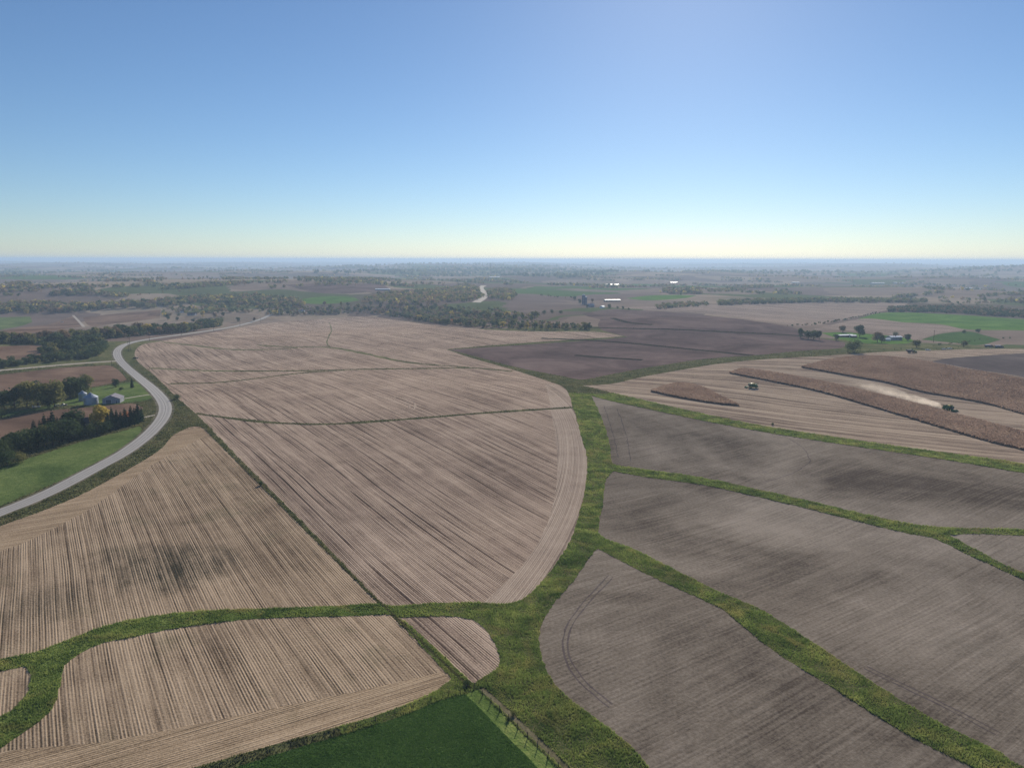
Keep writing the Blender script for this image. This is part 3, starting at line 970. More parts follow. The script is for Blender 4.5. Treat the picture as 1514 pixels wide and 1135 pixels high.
# --- left farmstead
for x, y, h, k, c, lab in [
        (6, 603, 16.9, 'round', 'dark green', 'dark green tree at the left end of the farm grove'), (22, 603, 18.2, 'round', 'dark green', 'dark green tree second in the farm grove'),
        (40, 601, 22.1, 'round', 'olive green', 'tall olive green tree amid the farm grove'), (56, 600, 20.8, 'round', 'olive green', 'olive green tree next to the tallest grove tree'),
        (71, 600, 15.6, 'tall', 'dark green', 'narrow dark tree within the farm grove'), (81, 602, 23.4, 'round', 'olive green', 'large yellowing tree at the right end of the farm grove'),
        (72, 603, 8, 'bush', 'dark green', 'dark shrub at the foot of the farm grove'), (48, 591, 18.2, 'round', 'dark green', 'dark tree behind the farm grove'),
        (104, 588, 16.9, 'round', 'dark green', 'dark green tree left of the big yellowing tree by bins'), (113, 587, 19.5, 'round', 'dark green', 'dark tree close behind the small grain bin'),
        (126, 584, 19.5, 'round', 'olive green', 'big yellowing tree behind the grain bins'), (2, 617, 6, 'bush', 'dark green', 'round dark shrub at the lawn end'),
        (171, 572, 8.5, 'round', 'dark green', 'small round dark tree on the farm lawn'), (195.5, 573, 9, 'conifer', 'conifer', 'pointed dark tree on the lawn near the road'),
        (179, 577, 3.2, 'bush', 'dark green', 'tiny dark shrub on the farm lawn'), (100, 622, 13, 'round', 'brown', None)]:
    if lab:
        tree(at(x, y), h, k, c, lab, None, 0)
WB = [(52, 650, 12), (61, 648, 11), (68, 648, 15), (74, 647, 13), (80.5, 646, 16.5), (87, 645, 12), (97, 643, 14), (104, 642, 11), (123, 639, 10), (160, 634, 12), (167, 634, 14), (174, 633, 12), (180, 632.5, 11), (186, 630, 12), (195, 628, 12.5), (200, 627, 11), (205, 624, 12.5), (210, 621, 9)]
for i, (x, y, h) in enumerate(WB):
    nth = ('first', 'second', 'third', 'fourth', 'fifth', 'sixth', 'seventh', 'eighth', 'ninth', 'tenth')
    if x < 111:
        lab = f'windbreak conifer, {nth[7 - i]} from the tall dark broadleaf towards the hidden pasture end'
    elif x < 148:
        lab = 'low windbreak conifer between the dark broadleaf and the golden topped tree'
    else:
        lab = f'windbreak conifer, {nth[i - 9]} from the golden topped tree towards the road'
    tree(at(x, y), h, 'conifer', 'conifer', lab, 'conifers of the farm windbreak', 0, 1.2)
for x, y, h, k, c, lab in [
        (111, 640, 17, 'round', 'dark green', 'tall dark broadleaf tree rising from the windbreak'), (148, 634, 16, 'round', 'golden', 'golden topped tree rising from the windbreak'),
        (189, 622, 8, 'bush', 'rust red', 'rust red bush behind the windbreak conifers'), (8, 677, 13.0, 'round', 'dark green', None), (18, 672, 13.0, 'round', 'dark green', None), (30, 668, 13.0, 'bush', 'dark green', None),
        (42, 664, 13.0, 'round', 'dark green', None), (54, 662, 13.0, 'bush', 'dark green', None), (66, 660, 13.0, 'round', 'olive green', None), (78, 657, 14.5, 'round', 'dark green', None), (90, 654, 14.5, 'bush', 'dark green', None), (102, 651, 14.5, 'round', 'dark green', None),
        (-6, 684, 11.6, 'bush', 'dark green', None), (116, 648, 8.8, 'bush', 'dark green', None), (130, 645, 7.7, 'bush', 'dark green', None), (143, 642, 8.8, 'bush', 'dark green', None), (156, 640, 7.7, 'bush', 'dark green', None), (12, 688, 8.7, 'bush', 'dark green', None), (27, 684, 6.5, 'bush', 'olive green', 'pale olive bush below the windbreak')]:
    if lab is None:
        lab, grp = (f'{c} scrub {"shrub" if k == "bush" else "tree"} along the foot of the windbreak', f'{c} scrub {k} along the windbreak')
        tree(at(x, y), h, k, c, lab, grp, 0)
    else:
        tree(at(x, y), h, k, c, lab, None, 0)

# --- right farmsteads and odd trees
for x, y, h, k, c, lab in [
        (1183, 499, 16.2, 'tall', 'dark green', 'tall dark tree at the field corner by a hedgerow'), (1195, 501, 13.8, 'round', 'dark green', 'dark tree inside the clump at the field corner'),
        (1203, 502, 15.0, 'round', 'dark green', 'dark tree middle of the field corner clump'), (1211, 503, 15.0, 'tall', 'dark green', 'dark tree at the lawn side of the clump'),
        (1246, 491, 12.5, 'round', 'brown', 'brown tree behind the long white sheds'), (1271, 498, 18.8, 'round', 'dark green', 'big lone shade tree on the bright lawn'),
        (1236, 503, 10.0, 'round', 'dark green', 'round dark tree in front of the long white sheds'), (1262, 521, 15.0, 'bush', 'dark green', 'large round bush by the creek grass'),
        (1297, 506, 15.0, 'round', 'brown', 'brownish tree beside the white farmhouse'), (1303, 507, 11.2, 'round', 'dark green', 'dark tree hugging the white farmhouse'),
        (1324, 496, 7.5, 'bush', 'dark green', 'dark shrub behind the farmhouse roof'), (1342, 504, 12.5, 'round', 'dark green', 'dark tree right of the farmhouse'),
        (1355, 514, 11.2, 'round', 'olive green', 'pale olive tree in the creek grass'), (1425, 513, 10.0, 'round', 'olive green', 'olive tree where the track meets the field'),
        (1425, 492, 6.2, 'bush', 'dark green', 'dark shrub at the tip of the green field'), (1446, 492, 8.8, 'round', 'dark green', 'dark tree on the green field boundary'),
        (850, 444, 14, 'round', 'dark green', 'tall dark tree left of the far silo'), (857, 448, 13, 'round', 'dark green', 'dark tree before the far silo'),
        (876, 447, 12, 'round', 'brown', 'brown tree behind the far farm houses'), (868, 455, 9, 'round', 'dark green', 'dark tree at the far farm gate'),
        (901, 456, 12, 'round', 'dark green', 'round dark tree below the long white shed'), (913, 456, 6, 'bush', 'dark green', 'dark hedge shrub beside the far round tree'),
        (921, 457, 8, 'round', 'dark green', 'small dark hedge tree on the field corner'), (930, 458, 5, 'bush', 'dark green', 'last dark shrub of the far field hedge'),
        (804, 464, 8, 'bush', 'dark green', 'dark thicket shrub on the knoll behind the belt'), (816, 463, 8, 'bush', 'dark green', 'middle thicket shrub on the knoll'), (829, 463, 8, 'bush', 'dark green', 'end thicket shrub on the knoll'),
        (1142, 628, 1.8, 'bush', 'dark green', 'tiny dark bush on the right-hand grass strip'), (262, 590, 4.5, 'bush', 'dark green', 'dark bush on the stubble edge at the road bend'),
        (386, 717, 2.2, 'bush', 'dark green', 'dark bush on the fence row between stubble fields'), (161, 464, 10, 'tall', 'dark green', None)]:
    if lab:
        tree(at(x, y), h, k, c, lab, None, 0 if y > 455 else 1)

# --- woods and hedges too far away to count
STUFF = []          # (x, y, h, palette index)


def wood(poly, spacing, hr):
    w = outline(poly, 4)
    x0, y0 = w.min(0)
    x1, y1 = w.max(0)
    n = int((x1 - x0) * (y1 - y0) / spacing ** 2)
    q = np.stack([RNG.uniform(x0, x1, n), RNG.uniform(y0, y1, n)], 1)
    q = q[inside(w, q)]
    return [(x, y, RNG.uniform(*hr)) for x, y in q]


def hedge(line, spacing, hr, jit=3.0):
    L = world_line(line, 4, spacing)
    return [(x + RNG.normal(0, jit), y + RNG.normal(0, jit), RNG.uniform(*hr)) for x, y in L if RNG.random() < .8]


def far_trees(name, label, items, nq, size, pal=(0,) * 8 + (1,) * 9 + (2,) * 7 + (3,), cat='wood'):
    if not items:
        return
    T = np.array(items)
    n = len(T)
    base = [crown_points(5000 + i, nq, 'round') for i in range(10)]
    Vs, Ms = [], []
    sh = []
    zz = height(T[:, 0], T[:, 1])
    for i in range(n):
        c, nr, _ = base[RNG.integers(10)]
        a = RNG.uniform(0, 6.28)
        ca, sa = math.cos(a), math.sin(a)
        q = c * T[i, 2] * np.array([1.15, 1.15, 1.0])
        q = np.stack([q[:, 0] * ca - q[:, 1] * sa, q[:, 0] * sa + q[:, 1] * ca, q[:, 2]], 1) + np.array([T[i, 0], T[i, 1], zz[i] - .10 * T[i, 2]])
        Vs.append(q)
        sh.append(np.stack([nr[:, 0] * ca - nr[:, 1] * sa, nr[:, 0] * sa + nr[:, 1] * ca, nr[:, 2]], 1))
        Ms.append(np.full(nq, pal[RNG.integers(len(pal))]))
    c = np.concatenate(Vs)
    sz = np.repeat(T[:, 2] * size, nq)
    V, Fq = quads_from(c, np.concatenate(sh), sz, RNG)
    me = np_mesh(name, V, Fq, [LEAF['dark green'], LEAF['olive green'], LEAF['brown'], LEAF['golden']], False, np.concatenate(Ms))
    tag(link(name, me), label, cat, None, 'stuff')


far_trees('woodland', 'autumn creek woodland filling the valley left of the field', wood([(-20, 451), (60, 448), (120, 451), (200, 447), (212, 452), (160, 456), (110, 460), (60, 462), (-20, 463)], 12, (10, 16))
          + wood([(205, 447), (260, 442), (330, 438), (380, 438), (440, 445), (455, 453), (420, 459), (380, 453), (340, 450), (300, 448), (250, 453), (210, 456)], 13, (9, 15)), 60, .13)
far_trees('woodland', 'dense understorey of the belt along the back edge of the big stubble field', wood([(395, 466), (470, 466), (540, 463.5), (600, 471), (660, 480), (740, 486), (880, 487.5), (872, 482), (800, 477), (740, 470), (660, 460), (560, 455), (480, 455), (400, 457)], 11, (4, 8)), 70, .12, (0, 0, 1, 1, 2, 2))
far_trees('woodland', 'dense understorey of the creek belt behind the road', wood([(-15, 510), (60, 509), (108, 507), (156, 502), (240, 494), (327, 482.5), (327, 478), (240, 486), (160, 490), (60, 499), (-15, 502)], 7, (5, 11)), 80, .11, (0, 0, 0, 1, 2))
far_trees('woodland', 'dense understorey of the thicket between side road and creek', wood([(-15, 546), (50, 538), (100, 533), (138, 528), (154, 514), (150, 507), (115, 513), (80, 523), (40, 534), (-15, 541)], 6, (4, 8)), 80, .11, (0, 0, 0, 0, 1))
far_trees('woodland', 'trees and yards around the creekside houses', wood([(236, 471), (290, 466), (340, 463), (400, 462), (400, 455), (330, 450), (240, 456)], 19, (7, 13)), 70, .12)
far_trees('distant_woods', 'broad blue forest in the centre of the far plain', wood([(430, 404), (600, 399), (760, 397.5), (920, 402), (830, 412), (760, 408), (640, 409), (560, 405)], 75, (14, 24)), 10, .42, (0, 0, 1))
far_trees('woodland', 'dense woodland either side of the pale distant road', wood([(532, 447), (560, 436), (600, 432), (660, 427), (702, 424), (711, 434), (714, 439), (700, 445), (660, 447), (600, 450)], 15, (9, 14))
          + wood([(722, 441), (720, 432), (735, 428), (755, 430), (764, 437), (755, 444)], 14, (9, 14)), 40, .15)
far_trees('woodland', 'scattered dark trees on the grassy slope below the far road', wood([(560, 452), (640, 452), (700, 455), (760, 462), (800, 468), (800, 474), (740, 472), (660, 466), (590, 460)], 26, (6, 12)), 60, .13)
far_trees('woodland', 'long bluish wood on the plain beyond the meadow', wood([(437, 415), (470, 411), (540, 410), (572, 412), (572, 416), (520, 419), (460, 418)], 24, (10, 15)), 20, .2)
far_trees('woodland', 'square dark grove standing in the far stubble', wood([(270, 426), (275, 423), (312, 418), (313, 421), (280, 427)], 12, (10, 14)), 30, .18)
far_trees('woodland', 'grove of grey green trees amid the far tan field', wood([(68, 437), (90, 433), (118, 430), (138, 431), (138, 436), (100, 438)], 12, (11, 17)), 40, .15)
far_trees('tree_belt', 'long grey green tree belt above the pale stubble hillside', wood([(1062, 448), (1100, 446), (1200, 444), (1300, 444), (1368, 445), (1368, 448), (1300, 447.5), (1200, 447.5), (1100, 450), (1064, 452)], 10, (8, 14)), 50, .14, (0, 0, 1, 1, 1, 2))
far_trees('tree_belt', 'low tree belts on the hill left of the pale stubble', wood([(968, 453), (1000, 449), (1050, 449), (1045, 452), (1005, 455), (975, 457)], 12, (6, 10)) + wood([(982, 433), (1010, 430), (1035, 431), (1038, 435), (1000, 436)], 14, (10, 15))
          + wood([(1042, 430), (1100, 427), (1102, 430), (1050, 432)], 16, (9, 13)), 40, .15)
far_trees('tree_plantation', 'dense straight edged plantation above the hay field', wood([(1312, 461), (1315, 456), (1400, 455), (1480, 459), (1560, 466), (1560, 473), (1480, 468), (1400, 463)], 9, (8, 11)), 36, .16, (0, 0, 0, 2, 2))
far_trees('hedgerow', 'scrubby hedgerow climbing to the hay field corner', hedge([(1168, 482), (1200, 480), (1235, 475), (1268, 469), (1300, 462)], 7, (2, 4.5)), 40, .16, (0, 0, 2))
far_trees('hedgerow', 'dark ditch scrub along the creek grass', hedge([(870, 566), (920, 560), (960, 550), (1010, 541)], 6, (.8, 1.8)) + hedge([(1170, 527), (1200, 523), (1340, 516), (1390, 517), (1420, 514)], 9, (1, 2.4)) + hedge([(1380, 512), (1450, 503), (1514, 499)], 9, (1.5, 3)), 40, .16, (0, 0, 1))
far_trees('hedgerow', 'dark weeds along the ditches of the purplish tilled field', hedge([(875, 484.5), (960, 486), (1000, 487), (1060, 490), (1145, 494), (1190, 497)], 2.5, (.5, 1.3), 1.5) + hedge([(800, 500), (880, 503.5), (950, 509), (1000, 514), (1060, 520), (1110, 525)], 2.5, (.5, 1.1), 1.2)
          + hedge([(905, 470), (930, 477), (965, 480)], 3, (.5, 1.2), 1.5) + hedge([(850, 525), (900, 529), (950, 532)], 2.5, (.4, .9), 1.2), 30, .18, (0, 0, 2))
far_trees('hedgerow', 'thin shrub rows on the far left fields', hedge([(62, 427), (80, 424), (100, 421)], 16, (5, 9)) + hedge([(270, 413), (330, 414), (370, 412)], 16, (6, 11)) + hedge([(200, 437), (250, 432), (290, 431)], 20, (5, 9)) + hedge([(0, 437), (40, 438)], 9, (8, 14)), 40, .16, (0, 0, 1, 2))
far_trees('hedgerow', 'shrub rows on the far right hillsides', hedge([(800, 437), (830, 440), (850, 441)], 12, (4, 7)) + hedge([(1390, 446), (1430, 449), (1514, 446)], 12, (6, 11)) + hedge([(1400, 452), (1440, 451), (1480, 455)], 12, (5, 8)), 36, .16, (0, 0, 1, 2))
# scattered clumps out to the horizon
clumps = []
for i in range(330):
    rr = 2300 * (17000 / 2300) ** RNG.random()
    a = R(RNG.uniform(-42, 42))
    x, y = rr * math.sin(a), rr * math.cos(a)
    h = (ROW if RNG.random() < .45 else ACR) + RNG.normal(0, .12)
    if RNG.random() < .35:
        h = RNG.uniform(0, 6.28)
    Ln = RNG.uniform(60, 420) * (rr / 3000) ** .5
    wd = RNG.uniform(4, 40) * (rr / 3000) ** .6
    sp = 9 * (rr / 2500) ** .5
    n = int(max(3, Ln * max(wd, sp) / sp ** 2 * .7))
    n = min(n, 120)
    t, w = RNG.uniform(-.5, .5, n) * Ln, RNG.normal(0, .4, n) * wd
    for k in range(n):
        clumps.append((x + t[k] * math.sin(h) + w[k] * math.cos(h), y + t[k] * math.cos(h) - w[k] * math.sin(h), RNG.uniform(8, 15)))
far_trees('scattered_woods', 'scattered shelterbelts and groves across the plain to the horizon', clumps, 14, .24)
clumps = []
for i in range(300):
    rr = 6000 * (38000 / 6000) ** RNG.random()
    a = R(RNG.uniform(-42, 42))
    x, y = rr * math.sin(a), rr * math.cos(a)
    Ln = RNG.uniform(300, 2200)
    h = R(90) + RNG.normal(0, .5)
    for k in range(26):
        t = RNG.uniform(-.5, .5) * Ln
        w = RNG.normal(0, .1) * Ln
        clumps.append((x + t * math.sin(h) + w * math.cos(h), y + t * math.cos(h) - w * math.sin(h), RNG.uniform(13, 24)))
far_trees('distant_woods', 'blue bands of woodland near the horizon', clumps, 10, .45, (0, 0, 1))

# ------------------------------------------------------------------ standing corn plants
g = G('dry_corn')
pc = g.noise(g.pos(), .5, 3, .7)
pb = g.noise(g.pos(), .03, 3, .6)
cc = g.ramp(g.madd(g.math('SUBTRACT', pb, .5), .8, pc), [(.25, (.21, .142, .108)), (.5, (.30, .21, .16)), (.8, (.41, .305, .23))])
d_ = g.n('BsdfDiffuse', {'Color': cc})
t_ = g.n('BsdfTranslucent', {'Color': cc})
mx = g.n('MixShader', {0: .45, 1: d_.outputs[0], 2: t_.outputs[0]})
g.t.links.new(mx.outputs[0], g.out.inputs[0])
M['corn'] = g.m
pA, pB = np.array(at(1150, 566)), np.array(at(1450, 650))
cdir = (pB - pA) / np.hypot(*(pB - pA))
for (lab, _), w in zip(CORN, CORN_W):
    nrm_ = np.array([-cdir[1], cdir[0]])
    uu, vv = w @ cdir, w @ nrm_
    rows_ = np.arange(vv.min(), vv.max(), 1.14)
    q = []
    for v0 in rows_:
        t = np.arange(uu.min(), uu.max(), .7) + RNG.uniform(0, .8)
        q.append(t[:, None] * cdir + (v0 + RNG.normal(0, .08, len(t)))[:, None] * nrm_)
    q = np.concatenate(q)
    q = q[np.hypot(q[:, 0], q[:, 1]) < 950]
    ang = np.abs(np.degrees(np.arctan2(q[:, 0], q[:, 1])))
    q = q[(ang < 40)]
    q = q[inside(w, q)]
    n = len(q)
    z = height(q[:, 0], q[:, 1])
    Vv = []
    for k in range(3):
        a = RNG.uniform(0, 3.14, n)
        hh = RNG.uniform(1.4, 2.1, n)
        wx, wy = np.cos(a) * .40, np.sin(a) * .40
        lx, ly = RNG.normal(0, .25, n), RNG.normal(0, .25, n)
        v4 = np.stack([np.stack([q[:, 0] - wx * .7, q[:, 1] - wy * .7, z - .05], 1), np.stack([q[:, 0] + wx * .7, q[:, 1] + wy * .7, z - .05], 1),
                       np.stack([q[:, 0] + wx + lx, q[:, 1] + wy + ly, z + hh * RNG.uniform(.6, 1, n)], 1), np.stack([q[:, 0] - wx * .4 + lx, q[:, 1] - wy * .4 + ly, z + hh], 1)], 1)
        Vv.append(v4.reshape(-1, 3))
    Vv = np.concatenate(Vv)
    me = np_mesh('standing_corn', Vv, np.arange(len(Vv)).reshape(-1, 4), M['corn'])
    tag(link('standing_corn', me), lab, 'corn', None, 'stuff')

# ------------------------------------------------------------------ grass tufts
M['blade'] = None


def mat_blade(name, cols, dry, dryness, low=1.6):
    g = G(name)
    p = g.pos()
    f = g.madd(g.math('SUBTRACT', g.noise(p, .06, 5, .65, .8), .5), low, g.noise(p, 1.6, 3, .7))
    col = g.ramp(f, [(.2, cols[0]), (.5, cols[1]), (.8, cols[2])])
    dm = g.math('MULTIPLY', g.math('SUBTRACT', g.noise(p, .07, 5, .7, 1.0), .5, 0, True), 4.0 * dryness, 0, True)
    col = g.mix(dm, col, dry)
    d = g.n('BsdfDiffuse', {'Color': col})
    t = g.n('BsdfTranslucent', {'Color': col})
    m = g.n('MixShader', {0: .4, 1: d.outputs[0], 2: t.outputs[0]})
    g.t.links.new(m.outputs[0], g.out.inputs[0])
    return g.m


def tufts(name, label, mask, mat, count, hr, wd, rmax, near=180.0, clump=.2):
    idx = np.nonzero(mask)[0]
    c = cen[idx]
    rr = np.hypot(c[:, 0], c[:, 1])
    ang = np.abs(np.degrees(np.arctan2(c[:, 0], c[:, 1])))
    k = (rr < rmax) & (ang < 41) & (rr > 120)
    idx, rr = idx[k], rr[k]
    if not len(idx):
        return
    wgt = area[idx] / np.maximum(1, rr / near) ** 1.5
    pick_ = RNG.choice(idx, count, p=wgt / wgt.sum())
    u, v = RNG.random(count), RNG.random(count)
    fl = u + v > 1
    u[fl], v[fl] = 1 - u[fl], 1 - v[fl]
    A, B, Cc = V3[CF[pick_, 0]], V3[CF[pick_, 1]], V3[CF[pick_, 2]]
    q = A + (B - A) * u[:, None] + (Cc - A) * v[:, None]
    gs = np.clip(np.hypot(q[:, 0], q[:, 1]) / near, 1, 3.0) ** .6
    out = []
    for b in range(3):
        a = RNG.uniform(0, 6.28, count)
        cl = np.sin(q[:, 0] * .9 + 1.3 * np.sin(q[:, 1] * .31)) + np.sin(q[:, 1] * .77 + 1.7 * np.sin(q[:, 0] * .23)) + np.sin((q[:, 0] + q[:, 1]) * .19)
        hh = RNG.uniform(*hr, count) * gs ** .5 * np.clip(.9 + clump * cl, .3, 1.9)
        w_ = wd * gs * RNG.uniform(.6, 1.4, count)
        l = RNG.uniform(.1, .55, count) * hh
        a2 = RNG.uniform(0, 6.28, count)
        tip = q + np.stack([l * np.cos(a2), l * np.sin(a2), hh], 1)
        s_ = np.stack([np.cos(a) * w_, np.sin(a) * w_, np.full(count, -.03)], 1)
        s2_ = s_ * np.array([-1, -1, 1])
        out.append(np.stack([q + s_, q + s2_, tip], 1).reshape(-1, 3))
    Vv = np.concatenate(out)
    me = np_mesh(name, Vv, np.arange(len(Vv)).reshape(-1, 3), mat)
    tag(link(name, me), label, 'grass', None, 'stuff')


def owned(test):
    ids = [i for i, r in enumerate(exec_regions) if test(r)]
    return np.isin(owner, ids)


BL = mat_blade('grass_blades', ((.085, .14, .042), (.23, .305, .085), (.43, .47, .15)), (.50, .41, .17), .9)
BR = mat_blade('weed_blades', ((.075, .090, .040), (.15, .16, .07), (.25, .23, .12)), (.30, .23, .14), .8)
BG = mat_blade('crop_blades', ((.055, .12, .032), (.11, .21, .058), (.18, .29, .085)), (.20, .24, .07), .1, .5)
near_rough = owned(lambda r: r[0] == 'rough_grassland')
right_side = (cen[:, 0] > -40) & (cen[:, 1] < 900)
tufts('tall_grass', 'tall green grass growing along the waterways between the fields', owned(lambda r: r[0] == 'grass_waterway') | (near_rough & right_side & (np.hypot(cen[:, 0], cen[:, 1]) < 560)), BL, 160000, (.2, .6), .10, 560)
tufts('crop_leaves', 'short dense leaves of the dark green crop', owned(lambda r: r[0] == 'green_crop_field'), BG, 90000, (.12, .32), .09, 300, clump=.05)
tufts('roadside_weeds', 'rough weeds along the road verges and ditches', near_rough & (~right_side | (np.hypot(cen[:, 0], cen[:, 1]) >= 560)), BR, 60000, (.2, .6), .16, 900)
tufts('fence_row_weeds', 'tall weeds growing along the fence row', owned(lambda r: r[0] == 'fence_row'), BR, 2600, (.15, .5), .14, 520)
tufts('terrace_weeds', 'tufty grass on the terraces of the big stubble field', owned(lambda r: r[0] == 'grass_terrace'), BR, 7000, (.12, .38), .18, 760)

# ------------------------------------------------------------------ built things: materials
M['steel'] = mat_plain('galvanised_steel', (.33, .37, .43), .42, .12, .8, .5, .45)
M['tin_grey'] = mat_plain('grey_sheet_metal', (.27, .28, .32), .6, .12, .5, .4)
M['roof_purple'] = mat_plain('dark_roof_metal', (.12, .11, .145), .55, .15, .5, .4)
M['white'] = mat_plain('white_paint', (.78, .78, .76), .6, .06, .8, .3)
M['white_roof'] = mat_plain('white_roof_metal', (.80, .82, .84), .45, .06, .4, .5)
M['pale_roof'] = mat_plain('pale_roof_metal', (.50, .52, .54), .55, .1, .4, .4)
M['shingle'] = mat_plain('dark_shingles', (.09, .085, .085), .9, .25, 1.5, .15)
M['glass'] = mat_plain('dark_glass', (.03, .035, .04), .35, .05, .5, .3)
M['wood_grey'] = mat_plain('weathered_wood', (.07, .058, .048), .9, .3, 2.0, .1)
M['dark_wood'] = mat_plain('creosoted_wood', (.07, .055, .045), .9, .3, 1.0, .1)
M['wire'] = mat_plain('wire', (.12, .12, .13), .5, .1, 1.0, .4, .5)
M['machine_green'] = mat_plain('machine_green', (.030, .115, .035), .75, .12, .8, .15)
M['yellow'] = mat_plain('wheel_yellow', (.62, .45, .03), .5, .1, 1.0, .4)
M['tyre'] = mat_plain('tyre_rubber', (.022, .022, .023), .9, .2, 2.0, .15)
M['dark_steel'] = mat_plain('dark_steel', (.06, .062, .066), .6, .2, 1.0, .3)
M['dark_paint'] = mat_plain('dark_paint', (.025, .028, .035), .7, .1, 1.0, .2)
M['red'] = mat_plain('barn_red', (.22, .045, .035), .7, .15, .8, .2)
M['blue_silo'] = mat_plain('blue_silo_enamel', (.04, .07, .14), .4, .1, .5, .5)
M['concrete'] = mat_plain('concrete', (.38, .37, .35), .9, .12, .8, .15)


def az_of(p, q):
    (x0, y0), (x1, y1) = at(*p), at(*q)
    return math.atan2(x1 - x0, y1 - y0)


# ------------------------------------------------------------------ grain bins and shed, left farm
def grain_bin(px, py, dia, hw, label):
    o = empty('grain_bin', px, py, R(40))
    r = dia / 2
    MB().lathe([(r + .15, -.6), (r + .15, .25), (r - .2, .25)], 32).build('foundation', M['concrete'], o)
    prof = []
    n = int(hw / .45)
    for i in range(n):
        z = .25 + (hw - .25) * i / n
        dz = (hw - .25) / n
        prof += [(r, z), (r + .05, z + dz * .5)]
    prof.append((r, hw))
    MB().lathe(prof, 40).build('wall', M['steel'], o)
    hr = r * .56
    rf = MB().lathe([(r + .22, hw - .12), (r + .2, hw), (.75, hw + hr), (.7, hw + hr + .05)], 40).build('roof', M['steel'], o)
    ribs = MB()
    for i in range(20):
        t = 2 * math.pi * i / 20
        ribs.tube((math.cos(t) * r, math.sin(t) * r, hw + .12), (math.cos(t) * .8, math.sin(t) * .8, hw + hr - .02), .05, .05, 4)
    ribs.build('roof_ribs', M['steel'], rf)
    MB().lathe([(.8, hw + hr), (.8, hw + hr + .45), (.1, hw + hr + .8)], 16).build('cap', M['steel'], o)
    MB().box(-.5, .5, -r - .16, -r + .05, .3, 2.3).build('door', M['tin_grey'], o)
    ld = MB()
    for sx in (-.25, .25):
        ld.tube((1.5 + sx, -math.sqrt(r * r - 2.25) - .15, .3), (1.5 + sx, -math.sqrt(r * r - 2.25) - .15, hw), .04, .04, 4)
    for k in range(int(hw / .35)):
        ld.tube((1.25, -math.sqrt(r * r - 2.25) - .15, .5 + k * .35), (1.75, -math.sqrt(r * r - 2.25) - .15, .5 + k * .35), .03, .03, 4)
    ld.build('ladder', M['steel'], o)
    return tag(o, label, 'grain bin')


grain_bin(135, 597.5, 9.8, 5.6, 'large round steel grain bin with conical roof beside the shed')
grain_bin(123, 592, 5.8, 5.6, 'smaller round steel grain bin behind the large one')


def gable(name, label, cat, px, py, w, l, hw, hr, wall, roof, az=0.0, door=None, windows=(), chimney=False, over=.4):
    """front face on -y; ridge along y; w across, l deep"""
    o = empty(name, px, py, -az)
    MB().prism([(-w / 2, -.7), (w / 2, -.7), (w / 2, hw), (0, hw + hr), (-w / 2, hw)], -l / 2, l / 2, 'y').build('wall', wall, o)
    sl_ = hr / (w / 2)
    rf = None
    for sd in (-1, 1):
        e = w / 2 + over
        t = .14
        pr = [(0, hw + hr + .02), (sd * e, hw - sl_ * over + .02), (sd * e, hw - sl_ * over + .02 + t), (0, hw + hr + .02 + t * 1.2)]
        if sd < 0:
            pr = pr[::-1]
        rf = MB().prism(pr, -l / 2 - over, l / 2 + over, 'y').build('roof_slope', roof, o)
    MB().box(-.12, .12, -l / 2 - over, l / 2 + over, hw + hr + .13, hw + hr + .24).build('ridge_cap', roof, o)
    if chimney:
        MB().box(w * .18, w * .18 + .7, -.35, .35, hw + hr * .3, hw + hr + .9).build('chimney', M['red'], rf)
    for (kind, face, pos, z0, ww, hh) in windows:
        f = MB()
        pn = MB()
        d = .06
        if face == 'front':
            f.box(pos - ww / 2 - .1, pos + ww / 2 + .1, -l / 2 - d, -l / 2 + .02, z0 - .1, z0 + hh + .1)
            pn.box(pos - ww / 2, pos + ww / 2, -l / 2 - d - .02, -l / 2, z0, z0 + hh)
        elif face == 'right':
            f.box(w / 2 - .02, w / 2 + d, pos - ww / 2 - .1, pos + ww / 2 + .1, z0 - .1, z0 + hh + .1)
            pn.box(w / 2, w / 2 + d + .02, pos - ww / 2, pos + ww / 2, z0, z0 + hh)
        else:
            f.box(-w / 2 - d, -w / 2 + .02, pos - ww / 2 - .1, pos + ww / 2 + .1, z0 - .1, z0 + hh + .1)
            pn.box(-w / 2 - d - .02, -w / 2, pos - ww / 2, pos + ww / 2, z0, z0 + hh)
        fo = f.build(kind, M['white'] if wall != M['white'] else M['tin_grey'], o)
        pn.build('pane' if kind == 'window' else 'panel', M['glass'] if kind == 'window' else roof, fo)
    return tag(o, label, cat)


def house(label, px, py, w, l, hw, hr, wall, roof, az):
    wins = [('window', 'front', -w * .28, 1.0, 1.0, 1.4), ('window', 'front', w * .28, 1.0, 1.0, 1.4), ('door', 'front', 0, .05, 1.0, 2.1)]
    wins += [('window', s_, l * k, 1.0, 1.0, 1.4) for s_ in ('right', 'left') for k in (-.3, 0, .3)]
    if hw > 4.4:
        wins += [('window', 'front', q * w, 3.6, 1.0, 1.3) for q in (-.25, .25)] + [('window', s_, l * k, 3.6, 1.0, 1.3) for s_ in ('right', 'left') for k in (-.3, .3)]
    return gable('farmhouse', label, 'house', px, py, w, l, hw, hr, wall, roof, az, None, wins, True)


